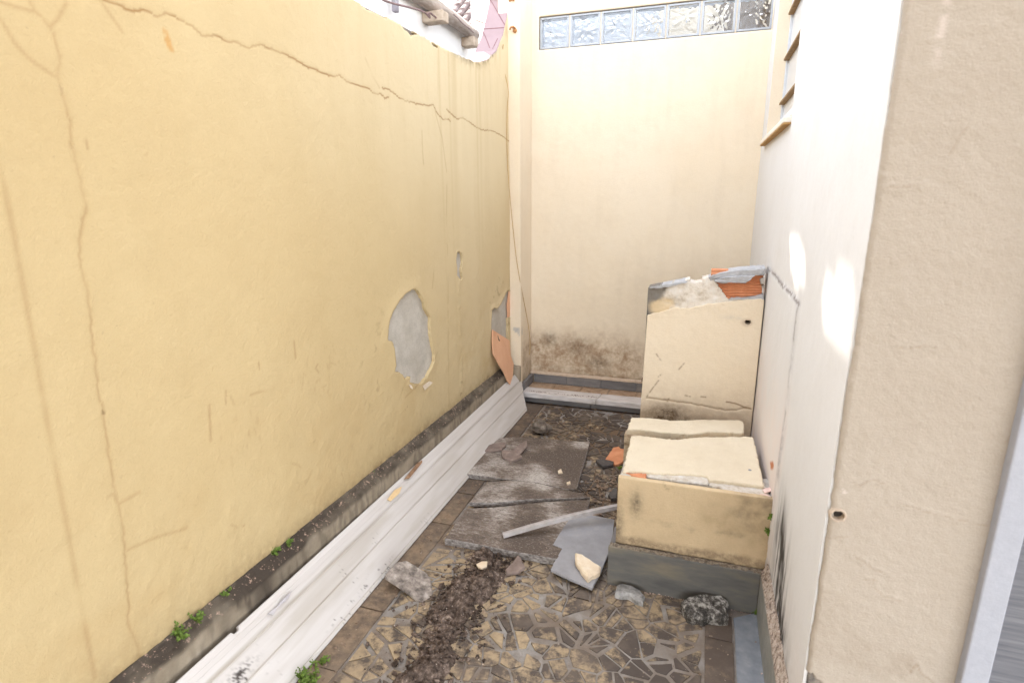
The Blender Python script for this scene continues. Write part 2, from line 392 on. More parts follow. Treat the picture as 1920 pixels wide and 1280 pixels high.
def crazy_paving():
    r = random.Random(21); x0, x1, y0, y1 = FX0+.004, FX1-.004, .70, 3.60
    pts = []; cell = .074
    for i in range(int((x1-x0)/cell)+1):
        for j in range(int((y1-y0)/cell)+1):
            pts.append((x0+(i+r.uniform(-.05, 1.05))*cell, y0+(j+r.uniform(-.05, 1.05))*cell))
    P = np.array(pts); polys = []
    for i, p in enumerate(pts):
        d = np.hypot(P[:, 0]-p[0], P[:, 1]-p[1]); nb = np.argsort(d)[1:26]
        q = [(x0, y0), (x1, y0), (x1, y1), (x0, y1)]
        for j in nb:
            if d[j] < 1e-4: continue
            nx, ny = (P[j]-P[i])/d[j]; q = clip_half(q, nx, ny, nx*(P[i, 0]+P[j, 0])/2+ny*(P[i, 1]+P[j, 1])/2)
            if len(q) < 3: break
        if len(q) < 3: continue
        parts = [q]
        if area(q) > .0034 and r.random() < .85:            # broken across
            cx = sum(a[0] for a in q)/len(q)+r.uniform(-.012, .012); cy = sum(a[1] for a in q)/len(q)+r.uniform(-.012, .012); a = r.uniform(0, 6.28)
            nx, ny = math.cos(a), math.sin(a); d0 = nx*cx+ny*cy
            parts = [clip_half(q, nx, ny, d0), clip_half(q, -nx, -ny, -d0)]
        for s in parts:
            if len(s) < 3: continue
            wide = r.random() < .35
            s = inset(s, lambda: r.uniform(.0015, .006)+(.008 if wide and r.random() < .6 else 0))
            if len(s) >= 3 and area(s) > .00035: polys.append(s)
    polys = [p for p in polys if not (min(a[0] for a in p) > -.25 and min(a[1] for a in p) > 1.84)]
    polys.sort(key=lambda p: sum(a[1] for a in p)/len(p))
    return polys
polys = crazy_paving(); rest = MB(); rr = random.Random(5)
for i, p in enumerate(polys):
    cy = sum(a[1] for a in p)/len(p); z = rr.uniform(-.0054, -.0042)
    t = (rr.uniform(-.008, .008), rr.uniform(-.008, .008))
    q = []                                                   # slightly chipped edges
    for a, b in zip(p, p[1:]+p[:1]):
        q.append(a)
        if math.hypot(a[0]-b[0], a[1]-b[1]) > .035: q.append(((a[0]+b[0])/2+rr.uniform(-.0015, .0015), (a[1]+b[1])/2+rr.uniform(-.0015, .0015)))
    if i < 300: prism('paving_shard', q, z, .0062+rr.uniform(0, .0015), SHARD, floor, bev=.0012, tilt=t)
    else: prism('', q, z, .0062+rr.uniform(0, .0015), SHARD, bev=.0012, tilt=t, mb=rest)
tag(rest.build('far_paving_shards', SHARD, floor), kind='stuff')
# border bands of whole tiles
y = .62
while y < 3.55:
    L = rr.uniform(.24, .31); y1 = min(y+L, 3.6)
    prism('border_tile', [(-1.205, y), (FX0-.004, y+rr.uniform(-.004, .004)), (FX0-.004, y1-.004), (-1.205, y1-.004)], -.004, .0085, BORDER, floor, bev=.001, jit=.0012, step=.05, seed=int(y*100)); y = y1
y = .75
while y < 1.80:
    y1 = min(y+.235, 1.815)
    prism('border_tile', [(FX1+.001, y), (.180, y), (.182, y1-.003), (FX1+.001, y1-.003)], -.004, .009, BORDER, floor, bev=.001, jit=.001, step=.05, seed=int(y*100)); y = y1
prism('drain_strip', [(.186, .6), (.266, .6), (.266, 1.86), (.188, 1.81)], -.006, .011, BLUEGREY, floor, bev=.002, jit=.0015, step=.05, seed=3)

# ------------------------------------------------------------------ yellow boundary wall on the left
WXL = -1.262
def wall_x(y): return -1.262+.0135*(y-1.65)      # the wall is not quite square to the house
bwall = empty('boundary_wall', (WXL, 1.0, 0), 'long cracked yellow boundary wall with peeled plaster patches along the left', 'wall')
TOP = [(1.9101, 2.0986), (1.9797, 2.0983), (2.13, 2.1004), (2.3544, 2.1039), (2.5714, 2.1002), (2.7672, 2.0999), (2.9588, 2.108), (3.1532, 2.1208), (3.2978, 2.163), (3.4465, 2.2416), (3.5598, 2.3536), (3.6293, 2.4612), (3.7006, 2.583)]  # traced coordinates from here on are image pixels unprojected onto wall and floor planes
far_top = [(p[0], p[1]) for p in TOP]
edge = [(.30, .18), (3.70, .18), (3.70, 2.75), (TOP[-1][0]+.01, 2.75)]+[tuple(p) for p in TOP[::-1]]+[(.30, TOP[0][1])]
edge = edge[:4]+rough_line(edge[4:], .02, .0025, 3)
CRACKS = [
 [(1.0238, 1.8291), (1.0475, 1.8284), (1.0909, 1.8263), (1.1189, 1.836), (1.1566, 1.8313), (1.1791, 1.8452), (1.2052, 1.8427), (1.2503, 1.835), (1.2798, 1.8174), (1.3245, 1.829), (1.3684, 1.8221), (1.3883, 1.8293), (1.436, 1.8235), (1.4798, 1.8415), (1.5337, 1.8418), (1.6261, 1.8357), (1.6875, 1.8229), (1.7685, 1.8185), (1.8265, 1.8171), (1.8646, 1.829), (1.9037, 1.8148), (1.9867, 1.8123), (2.0401, 1.8154), (2.0752, 1.8019), (2.1331, 1.8068), (2.1595, 1.7949), (2.1932, 1.8058)],
 [(2.144, 1.832), (2.1964, 1.8344), (2.237, 1.8245), (2.2877, 1.8135), (2.3462, 1.8112), (2.4172, 1.8103), (2.5188, 1.8174), (2.5895, 1.8293), (2.6257, 1.7987), (2.6931, 1.7754), (2.7542, 1.7848), (2.7722, 1.7768)],
 [(2.7334, 1.8292), (2.7937, 1.812), (2.8504, 1.7984), (2.9385, 1.8112), (3.0442, 1.7936), (3.1188, 1.7821), (3.1973, 1.7787), (3.3665, 1.7895), (3.5516, 1.7728), (3.6717, 1.7476)],
 [(0.8692, 1.7855), (0.8794, 1.765), (0.9034, 1.7376), (0.9072, 1.6942), (0.895, 1.652), (0.8988, 1.607), (0.9026, 1.5609), (0.8976, 1.5288), (0.9015, 1.481), (0.9009, 1.4373), (0.9048, 1.3985), (0.8896, 1.3596), (0.8755, 1.3153), (0.8692, 1.2702), (0.874, 1.2171), (0.8698, 1.1644), (0.8645, 1.1049), (0.857, 0.9948), (0.855, 0.9051), (0.8482, 0.7875), (0.8483, 0.7182), (0.8484, 0.6326), (0.8352, 0.5237), (0.8277, 0.4384), (0.818, 0.4077), (0.8287, 0.328), (0.8274, 0.2891)],
]
HAIR = [
 [(0.8162, 1.7662), (0.8469, 1.7656), (0.8749, 1.7666)], [(0.8106, 1.7379), (0.8288, 1.6967), (0.852, 1.6733), (0.8919, 1.6514)], [(0.9412, 1.8009), (0.919, 1.7657), (0.9001, 1.7465)],
 [(2.0348, 1.9166), (2.0823, 1.8603), (2.1241, 1.8288)], [(2.5895, 1.8293), (2.6739, 1.6876), (2.7099, 1.5391), (2.693, 1.331), (2.684, 1.0619), (2.6503, 0.6422), (2.6375, 0.3163)],
 [(2.4666, 1.704), (2.4639, 1.6232), (2.468, 1.5581)], [(2.5281, 1.2092), (2.5359, 1.1051), (2.5015, 0.9781)], [(0.8509, 0.5873), (0.9204, 0.5761), (1.011, 0.5489)],
 [(1.4989, 0.9509), (1.498, 0.8924)], [(1.1387, 0.8551), (1.1274, 0.7561)], [(1.2874, 0.8359), (1.3996, 0.8249)], [(2.5249, 0.6457), (2.4012, 0.569), (2.1859, 0.5178)],
 [(0.8331, 0.7404), (0.8459, 0.7404), (0.8497, 0.7118), (0.9045, 0.7136)], [(1.0125, 1.831), (1.0559, 1.7739)],
]
JOINT = [(0.7582, 1.4744), (0.7555, 1.3248), (0.7483, 1.1331), (0.7415, 0.9264), (0.7357, 0.7282), (0.729, 0.5435), (0.7226, 0.3308)]
CRACKS = [rough_line(c, .011, .0022, i+1) for i, c in enumerate(CRACKS)]
PATCH_BIG = rough_line([(2.3212, 1.0035), (2.3548, 0.9793), (2.3744, 0.9548), (2.4016, 0.9249), (2.4131, 0.8863), (2.4589, 0.8402), (2.4541, 0.7884), (2.4612, 0.7258), (2.4864, 0.6418), (2.4748, 0.6056), (2.423, 0.5736), (2.3969, 0.5504), (2.3334, 0.5356), (2.2206, 0.5753), (2.2311, 0.6086), (2.1824, 0.6055), (2.1654, 0.6357), (2.0975, 0.6701), (2.1129, 0.6932), (2.1087, 0.7697), (2.0991, 0.7958), (2.0592, 0.8222), (2.071, 0.8722), (2.094, 0.9134), (2.1347, 0.9451), (2.1891, 0.9754), (2.258, 0.9981)], .015, .003, 41, True)
PATCH_SMALL = rough_line([(2.8315, 1.1283), (2.86, 1.1136), (2.8668, 1.0682), (2.8436, 1.0218), (2.8605, 0.9785), (2.84, 0.9706), (2.8114, 0.9851), (2.7895, 1.0042), (2.7925, 1.0441), (2.7846, 1.0929), (2.8021, 1.123)], .012, .002, 42, True)
PATCH_END = rough_line([(3.6189, 0.7964), (3.656, 0.7767), (3.6617, 0.6022), (3.6273, 0.6026), (3.5863, 0.6108), (3.5822, 0.457), (3.5698, 0.3423), (3.5784, 0.3102), (3.3821, 0.3645), (3.2725, 0.597), (3.2844, 0.7216), (3.3457, 0.722), (3.3784, 0.713), (3.4381, 0.7263), (3.5, 0.7584), (3.5635, 0.7882)], .02, .003, 43, True)
CHIPS = [rough_line(c, .012, .003, 50+i, True) for i, c in enumerate([
 [(2.0007, 2.1077), (2.0763, 2.1077), (2.1567, 2.1038), (2.2034, 2.1048), (2.2056, 2.0902), (2.1709, 2.0945), (2.1214, 2.0908), (2.074, 2.0891), (2.0261, 2.0957)],
 [(2.3067, 2.108), (2.3638, 2.1082), (2.427, 2.0968), (2.4603, 2.0962), (2.4261, 2.0882), (2.4011, 2.072), (2.3748, 2.0844), (2.3353, 2.0911)],
 [(2.5662, 2.1013), (2.6517, 2.0958), (2.6564, 2.0855), (2.6068, 2.0815)],
 [(2.4614, 2.107), (2.5307, 2.1062), (2.4849, 2.0977)]])]
def left_disp(u, v):
    d = (fbm(u, v, 1.3, 3, 11)-.5)*.008+(fbm(u, v, 7, 4, 12)-.5)*.0035
    low = sstep(1.0, .35, v)
    d += low*(np.maximum(fbm(u*1.0, v, 13, 4, 13)-.52, 0)*.011)*sstep(.5, .62, fbm(u, v, 4, 2, 14))+low*(fbm(u, v, 34, 3, 17)-.5)*.0022+(fbm(u, v, 50, 3, 18)-.5)*.0012
    for p, amp, R in ((PATCH_BIG, .006, .10), (PATCH_END, .005, .08), (PATCH_SMALL, .002, .04)):
        q, _, _ = polydist(p, u, v, True, rad=R)
        d += amp*np.exp(-(np.minimum(q, 1)/(R*.35))**2)*sstep(.35, .65, fbm(u, v, 5, 2, 15))
    seam = 2.8087
    d += .004*np.exp(-((u-seam)/.018)**2)*sstep(1.15, 1.0, v)*sstep(.3, .7, fbm(u, v, 25, 3, 16))
    for c in CRACKS:
        q, _, _ = polydist(c, u, v, rad=.02); d -= .0008*np.exp(-(q/.003)**2)
    return d
def m_crack(u, v):
    a = np.zeros_like(u)
    for i, c in enumerate(CRACKS):
        q, _, _ = polydist(c, u, v, rad=.03); w = (.0018 if i < 3 else .0026)*(.55+1.0*fbm(u, v, 17, 2, 20))
        a = np.maximum(a, np.exp(-(q/w)**2)*(.62 if i < 3 else .26)*(.6+.7*sstep(.3, .62, fbm(u, v, 11, 3, 21)))+.05*np.exp(-(q/.012)**2))
    for c in HAIR:
        q, _, _ = polydist(c, u, v, rad=.02); a = np.maximum(a, .30*np.exp(-(q/.0042)**2)*sstep(.25, .5, fbm(u, v, 14, 2, 22)))
    q, _, _ = polydist(JOINT, u, v, rad=.04); a = np.maximum(a, .24*np.exp(-(q/.006)**2)*(.4+.8*sstep(.2, .6, fbm(u, v, 10, 3, 23))))
    return a
def m_soil(u, v):
    z = v-.275; t = np.exp(-np.maximum(z, 0)/.024)*1.1+np.exp(-np.maximum(z, 0)/.07)*.35
    t *= .4+1.0*fbm(u, v, 8, 4, 24)
    dip = np.interp(u, [p[0] for p in TOP], [p[1] for p in TOP])-v
    lip = np.exp(-np.maximum(dip, 0)/.018)*sstep(2.75, 3.0, u)*sstep(3.48, 3.40, u)*1.2*sstep(.25, .5, fbm(u, v, 30, 3, 27))
    sp = sstep(.66, .72, fbm(u, v, 30, 3, 28))*sstep(.55, .65, fbm(u, v, 3.5, 2, 29))*sstep(1.1, .8, v)*sstep(1.6, 2.2, u)*.5
    return np.clip(t+lip+sp, 0, 1)
STREAKS = [2.6615, 2.7688, 2.8189, 3.1177, 3.1638]
def m_drip(u, v):
    dip = np.interp(u, [p[0] for p in TOP], [p[1] for p in TOP])-v; a = np.zeros_like(u)
    for s, w in zip(STREAKS, (.010, .010, .03, .012, .018)):
        a += .30*np.exp(-((u-s-.006*(fbm(v*0, v, 3, 2, 31)-.5))/w)**2)*np.exp(-np.maximum(dip, 0)/.85)
    a += .18*sstep(.5, .75, fbm(u, v*.12, 26, 3, 32))*np.exp(-np.maximum(dip, 0)/.35)*sstep(1.4, 2.6, u)
    a += .07*sstep(.5, .8, fbm(u, v*.1, 12, 3, 33))
    return np.clip(a, 0, 1)
def m_rust(u, v):
    p = [(1.1664, 1.8061), (1.1744, 1.8022), (1.1812, 1.7743), (1.1846, 1.7595), (1.1735, 1.7643), (1.1642, 1.7858)]; q, _, _ = polydist(p, u, v, True, rad=.03)
    a = np.where(inside(p, u, v), .75, .75*np.exp(-(q/.003)**2))*sstep(.25, .5, fbm(u, v, 40, 3, 34))
    return a
def m_grey(u, v):
    dip = np.interp(u, [p[0] for p in TOP], [p[1] for p in TOP])-v
    return np.clip(np.exp(-np.maximum(dip, 0)/.006)*sstep(.3, .6, fbm(u, v, 12, 3, 35)), 0, 1)*.8
SCARS = [[(1.4989, 0.9509), (1.5, 0.9232), (1.5006, 0.8917)], [(1.5644, 0.8435), (1.5677, 0.827)], [(1.6177, 0.8518), (1.5914, 0.8318), (1.6061, 0.8117)], [(1.5292, 0.8308), (1.5181, 0.7922)], [(1.2006, 0.8783), (1.194, 0.8385)], [(1.1387, 0.8551), (1.1272, 0.7546)], [(1.2129, 0.858), (1.2238, 0.8278)], [(1.3341, 0.9236), (1.3353, 0.9028)], [(1.6752, 0.8278), (1.7109, 0.8095)], [(1.1519, 0.4763), (1.1729, 0.4548), (1.1986, 0.4448)], [(0.9832, 0.5046), (1.0048, 0.4939)], [(1.4277, 0.5447), (1.4566, 0.5231), (1.4657, 0.5107)], [(1.6803, 0.3855), (1.7007, 0.3321)], [(0.8284, 1.3277), (0.8358, 1.3228)], [(1.0627, 1.5102), (1.0692, 1.5154)], [(2.4646, 1.5767), (2.4685, 1.5628)], [(0.7619, 1.1366), (0.767, 1.132)], [(0.9283, 1.5346), (0.9303, 1.5152)], [(1.6159, 0.7547), (1.64, 0.753)]]
def m_scar(u, v):
    a = np.zeros_like(u)
    for i, c in enumerate(SCARS): q, _, _ = polydist(c, u, v, rad=.02); a = np.maximum(a, (.20+.35*((i*7) % 5)/5)*np.exp(-(q/.0030)**2)*sstep(.25, .5, fbm(u, v, 60, 2, 39)))
    zone = np.exp(-((u-1.62)/.16)**2-((v-.80)/.12)**2)+np.exp(-((u-1.25)/.12)**2-((v-.72)/.10)**2)
    a = np.maximum(a, .20*sstep(.66, .76, fbm(u, v*.35, 80, 3, 40))*np.clip(zone, 0, 1))
    return a
def m_far_light(u, v): return np.clip(sstep(1.0, 1.9, v)*sstep(.9, 2.6, u)*(.45+.5*fbm(u, v*.4, 4, 3, 38))+sstep(1.9, 3.2, u)*(.35+.4*fbm(u, v*.5, 4, 3, 37)), 0, 1)  # paler far and upper wall: brighter light there is put into the paint
def m_wear(u, v): return np.clip(sstep(.5, .75, fbm(u, v, 5, 4, 36))*sstep(1.1, .3, v)*.55, 0, 1)
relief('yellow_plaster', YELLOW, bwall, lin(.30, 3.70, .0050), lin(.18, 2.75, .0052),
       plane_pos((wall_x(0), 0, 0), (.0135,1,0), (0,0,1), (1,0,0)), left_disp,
       {'crack': m_crack, 'soil': m_soil, 'drip': m_drip, 'rust': m_rust, 'grey': m_grey, 'wear': m_wear, 'far_light': m_far_light, 'scar': m_scar},
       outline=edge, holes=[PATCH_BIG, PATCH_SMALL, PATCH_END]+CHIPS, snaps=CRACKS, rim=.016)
k = Mat('weathered_core'); n = k.noise(14, 6, .65); c = k.ramp(n, [(.3, (.43,.395,.34,1)), (.55, (.54,.50,.44,1)), (.75, (.60,.565,.505,1))])
sepz = k.n.new('ShaderNodeSeparateXYZ'); k.l.new(k.pos, sepz.inputs[0])
lich = k.math('MULTIPLY', k.math('GREATER_THAN', sepz.outputs['Z'], 1.85), k.ramp(k.noise(26, 5, .7), [(.30, .55), (.6, 1)]))
c = k.mix(lich, c, (.17,.14,.12,1)); c = k.mix(k.ramp(k.noise(150, 4, .75), [(.55, 0), (.66, .5)]), c, (.26,.235,.20,1)); c = k.mix(k.ramp(k.noise(9, 5, .7, k.vec((1, 1, .35))), [(.45, 0), (.65, .45)]), c, (.40,.345,.27,1)); WALLCORE = k.done(c, .95, k.bump(k.noise(120, 6, .75), .9, .005))
# concrete core behind the coat, same silhouette, and the plain run of wall behind the camera
core = [(-4.0, 0), (3.72, 0), (3.72, 2.75), (TOP[-1][0]+.01, 2.75)]+[tuple(p) for p in TOP[::-1]]+[(-4.0, TOP[0][1])]
n = len(core)
v = [(wall_x(p[0])-.011, p[0], p[1]) for p in core]+[(wall_x(p[0])-.14, p[0], p[1]) for p in core]
mesh('concrete_core', v, [tuple(range(n)), tuple(range(n, 2*n))[::-1]]+[(i, n+i, n+(i+1) % n, (i+1) % n) for i in range(n)], WALLCORE, bwall)
mesh('yellow_plaster', [(wall_x(-4),-4,.2),(wall_x(.3),.30,.2),(wall_x(.3),.30,TOP[0][1]),(wall_x(-4),-4,TOP[0][1])], [(0,1,2,3)], YELLOW, bwall)
# coping slip along the dip
# dirty concrete plinth
def plinth_pos(u, v):
    w = wall_x(u); e = w+.036+.005*(fbm(u, u*0, 5, 3, 61)-.5)+0*v; zt = .266+.005*(fbm(u, u*0+3, 9, 4, 62)-.5)
    t = np.clip((v-.25)/.02, 0, 1); s = np.clip((v-.27)/.075, 0, 1)
    x = np.where(v < .25, e, np.where(v < .27, e-.010*t*t, e-.010-s*(e-.010-w)))
    z = np.where(v < .25, v/.25*(zt-.012), np.where(v < .27, zt-.012+.012*t, zt+s*.026))
    nz = np.where(v < .25, 0, np.where(v < .27, t*.8, .9)); nx = np.sqrt(np.maximum(1-nz*nz, 0))
    return np.stack([x, u, z], -1), np.stack([nx, nx*0, nz], -1)
def plinth_disp(u, v):
    top = sstep(.235, .262, v); return top*((fbm(u, v, 26, 4, 63)-.5)*.004+(fbm(u, v, 90, 3, 64)-.5)*.005)+(fbm(u, v, 20, 3, 65)-.5)*.003
k = Mat('plinth_concrete'); n1 = k.noise(14, 6, .65)
c = k.ramp(n1, [(.3, (.24,.195,.14,1)), (.55, (.32,.265,.195,1)), (.75, (.39,.33,.255,1))])
c = k.mix(k.attr('streak'), c, (.10,.078,.058,1)); c = k.mix(k.attr('soil'), c, (.055,.042,.032,1))
c = k.mix(k.math('MULTIPLY', k.attr('top'), k.ramp(k.noise(55, 4, .7), [(.58, 0), (.68, 1)])), c, (.42,.29,.22,1))
PLINTH = k.done(c, .95, k.bump(k.noise(110, 5, .7), .7, .004))
relief('plinth', PLINTH, bwall, lin(.30, 3.64, .0075), lin(0, .345, .0065), plinth_pos, plinth_disp,
       {'streak': lambda u, v: np.clip(sstep(.45, .72, fbm(u+.02*fbm(u, v, 20, 2, 60), v*.2, 52, 3, 66))*.50+sstep(.44, .62, fbm(u, v*.6, 6, 4, 67))*.6*sstep(1.75, 1.1, u), 0, 1),
        'soil': lambda u, v: np.clip(sstep(.235, .262, v+.03*(fbm(u, v, 11, 4, 68)-.5))*(.45+.75*fbm(u, v, 16, 4, 69))+sstep(.50, .62, fbm(u, v, 5, 4, 70))*.85*sstep(1.6, 1.0, u), 0, 1),
        'top': lambda u, v: sstep(.245, .262, v)}, rim=.02)
# pale pink render on the thickness of the up-swept end, scored with dark joints
PINK = simple('pink_render', [(.3, (.33,.235,.24,1)), (.7, (.38,.275,.28,1))], 6, bscale=80, bstr=.2)
SW = [p for p in TOP if p[0] > 3.02]+[(TOP[-1][0]+.012, 2.75)]
def sweep(i0, t):
    return SW[i0][0]+(SW[i0+1][0]-SW[i0][0])*t, SW[i0][1]+(SW[i0+1][1]-SW[i0][1])*t
v = []; f = []
for j, p in enumerate(SW):
    a = SW[max(j-1, 0)]; b = SW[min(j+1, len(SW)-1)]; L0 = math.hypot(b[0]-a[0], b[1]-a[1]); ny, nz = -(b[1]-a[1])/L0, (b[0]-a[0])/L0
    for x in (wall_x(p[0])-.004, wall_x(p[0])-.139): v += [(x, p[0]+ny*.004, p[1]+nz*.004), (x, p[0]-ny*.004, p[1]-nz*.004)]
for j in range(len(SW)-1): f += [(4*j, 4*j+2, 4*j+6, 4*j+4), (4*j+2, 4*j+3, 4*j+7, 4*j+6), (4*j+1, 4*j+5, 4*j+7, 4*j+3), (4*j, 4*j+4, 4*j+5, 4*j+1)]
n = 4*(len(SW)-1); f += [(0, 1, 3, 2), (n, n+2, n+3, n+1)]
mesh('end_coping', v, f, PINK, bwall)
JM = simple('dark_joint', [(.3, (.20,.09,.10,1)), (.7, (.30,.15,.15,1))], 30)
def sw_at(z):
    for a, b in zip(SW[2:], SW[3:]):
        if a[1] <= z <= b[1]: return a[0]+(b[0]-a[0])*(z-a[1])/(b[1]-a[1]+1e-9)
    return SW[-1][0]
for z0, z1, x0, x1 in ((2.19, 2.195, 0, 1), (2.40, 2.405, 0, 1), (2.385, 2.20, 1, 0), (2.60, 2.42, 1, 0), (2.17, 2.115, 1, .3), (2.18, 2.33, .25, .15)):
    P = []
    for k_ in range(7):
        t = k_/6; z = z0+(z1-z0)*t; y = sw_at(z)-.006; P.append((wall_x(y)-.006-.131*(x0+(x1-x0)*t), y, z))
    MB().tube(P, .0022, 5).build('joint_strip', JM, bwall)
# curls of paint hanging from the peeled patch
def flake(name, pts, mat, parent, off=.006, curl=.02, th=.0025):
    """thin curled chip of plaster on the left wall; pts = (y,z,lift)"""
    n = len(pts); f = [(wall_x(p[0])+off+p[2], p[0], p[1]) for p in pts]; b = [(q[0]-th, q[1]+.001, q[2]) for q in f]
    return mesh(name, f+b, [tuple(range(n)), tuple(range(n, 2*n))[::-1]]+[(i, n+i, n+(i+1) % n, (i+1) % n) for i in range(n)], mat, parent)
FLAKEW = simple('paint_underside', [(.3, (.55,.44,.32,1)), (.7, (.66,.57,.46,1))], 30)
q = [(2.3445, 0.5236), (2.3998, 0.5308), (2.4242, 0.5168), (2.3559, 0.4983)]
flake('paint_flake', [(q[0][0], q[0][1], .001), (q[3][0], q[3][1], .005), (q[2][0], q[2][1], .014), (q[1][0], q[1][1], .008)], FLAKEW, bwall)
q = [(2.2108, 0.5748), (2.2292, 0.5638), (2.222, 0.5485), (2.2064, 0.5595)]
flake('paint_flake', [(q[0][0], q[0][1], .003), (q[3][0], q[3][1], .012), (q[2][0], q[2][1], .016), (q[1][0], q[1][1], .006)], FLAKEW, bwall)
# pale pink edge strip left in the end patch
q = [(3.6206, 0.7886), (3.6541, 0.7739), (3.6484, 0.608), (3.59, 0.6101), (3.5794, 0.701)]
flake('plaster_strip', [(a[0], a[1], -.008) for a in q], PINKBOARD, bwall)

# fallen sheet of plaster leaning at the end of the wall
q = [(3.2694, 0.5977, 0.01), (3.4055, 0.5335, 0.01), (3.5858, 0.4522, 0.01), (3.5737, 0.3478, 0.02), (3.6119, 0.2808, 0.028), (3.588, 0.2442, 0.034), (3.5418, 0.2112, 0.045), (3.4564, 0.1784, 0.055), (3.4202, 0.2159, 0.05), (3.3792, 0.2862, 0.04), (3.3145, 0.3615, 0.028), (3.2499, 0.4466, 0.018), (3.2502, 0.5246, 0.014)]
sh = empty('plaster_shard', (WXL+.02, 3.3, .2), 'peach coloured pointed sheet of broken plaster hanging over the plinth', 'plaster shard')
flake('sheet', q, PINKBOARD, sh, th=.007)
q = [(3.3468, 0.5428, 0.0125), (3.3641, 0.5166, 0.0125), (3.4138, 0.4774, 0.0125), (3.4227, 0.4375, 0.0125), (3.4079, 0.4582, 0.0125), (3.3967, 0.4797, 0.0125), (3.3572, 0.5109, 0.0125)]
flake('split', q, DARK, sh, off=.0072, th=.004)

# ------------------------------------------------------------------ pilaster and end wall
YB = 3.9
YT = 5.2                          # wall added further back to block the sun except for shaped patches
back = empty('back_wall', (-.4, YB, 0), 'cream end wall with a high row of glass blocks and damp stain at its foot', 'wall')
GZ0, GZ1, GXA, GXB = 2.338, 2.522, -1.108, .285
ap = lambda P, k=1.0: [((p[0]), p[1]) for p in P]
def hole_for(pts):        # openings cut to shape the sun patches: (y,z) on the white wall, followed along the sun to the added wall
    out = []
    for y, z in pts:
        t = (YT-y)/1.0; out.append((.285-.49*t, z+.95*t))
    sh = [(x-.49*.03, z+.95*.03) for x, z in out]
    bm = bmesh.new(); [bm.verts.new((x, z, 0)) for x, z in out+sh]
    cx = sum(p[0] for p in out+sh)/len(out+sh); cz = sum(p[1] for p in out+sh)/len(out+sh); bm.free()
    P = sorted(set(out+sh)); 
    def half(it):
        h = []
        for p in it:
            while len(h) > 1 and (h[-1][0]-h[-2][0])*(p[1]-h[-2][1])-(h[-1][1]-h[-2][1])*(p[0]-h[-2][0]) <= 0: h.pop()
            h.append(p)
        return h[:-1]
    return half(P)+half(P[::-1])
SUN_HOLES = [hole_for([(2.2683, 1.2569), (2.0879, 1.2659), (1.8945, 1.2609), (1.7895, 1.1366), (2.0347, 1.1412), (2.1787, 1.1864)]),
         hole_for([(1.519, 1.2249), (1.3947, 1.2444), (1.2727, 1.246), (1.2434, 1.1226), (1.3964, 1.1154), (1.5061, 1.1171), (1.5407, 1.1367), (1.5357, 1.1903)]),
         hole_for([(1.8905, 1.867), (1.8042, 1.8499), (1.8108, 1.8191), (1.8867, 1.795), (1.9656, 1.8204), (1.9475, 1.8519)])]
gh = [(GXA-.004, GZ0-.006), (GXB+.02, GZ0-.006), (GXB+.02, GZ1+.006), (GXA-.004, GZ1+.006)]
def back_damp_tint(u, v):  # damp stain at the foot plus a faint even tint over the lower wall
    e = .50+.10*(fbm(u, v, 4, 3, 71)-.5)-.24*np.maximum(u+.62, 0)+.05*0
    return np.clip(sstep(e+.07, e-.20, v+.10*(fbm(u, v, 16, 4, 77)-.5))*(.25+1.1*fbm(u, v, 9, 4, 72))*sstep(-.12, -.5, u)*.95+sstep(1.0, .3, v)*.10, 0, 1)
def back_mold(u, v):
    cz = np.exp(-((u+1.02)/.06)**2-((v-.40)/.05)**2)+np.exp(-((u+.66)/.09)**2-((v-.25)/.05)**2)+.7*np.exp(-((u+.80)/.10)**2-((v-.36)/.07)**2)
    return np.clip(cz*.8+sstep(.215, .185, v)*.5*fbm(u, v, 20, 3, 73), 0, 1)
relief('cream_plaster', CREAM, back, lin(-1.18, .30, .010), lin(.15, 2.85, .010), plane_pos((0,YB,0),(1,0,0),(0,0,1),(0,-1,0)),
       lambda u, v: (fbm(u, v, 2, 3, 74)-.5)*.006+(fbm(u, v, 40, 3, 75)-.5)*.0015+sstep(.55, .3, v)*(fbm(u, v, 30, 3, 76)-.5)*.006,
       {'damp': back_damp_tint, 'mold': back_mold, 'crack': lambda u, v: .7*np.exp(-(polydist(rough_line([(-1.1686, 0.3483), (-1.1275, 0.3514), (-1.1028, 0.337)],.02,.003,9), u, v)[0]/.004)**2),
        'soil': lambda u, v: .07*sstep(.50, .78, fbm(u, v*.06, 26, 3, 78))*sstep(1.2, 2.3, v)+.05*sstep(.55, .8, fbm(u, v*.15, 15, 3, 79)), 'grey': lambda u, v: u*0},
       holes=[gh], rim=.045)
mesh('wall_core', [(-1.3,YB+.056,0),(.3,YB+.056,0),(.3,YB+.056,GZ0-.02),(-1.3,YB+.056,GZ0-.02),(-1.3,YB+.16,0),(.3,YB+.16,0),(.3,YB+.16,GZ0-.02),(-1.3,YB+.16,GZ0-.02)],
     [(0,1,2,3),(7,6,5,4),(0,4,5,1),(1,5,6,2),(2,6,7,3),(3,7,4,0)], CREAM, back)
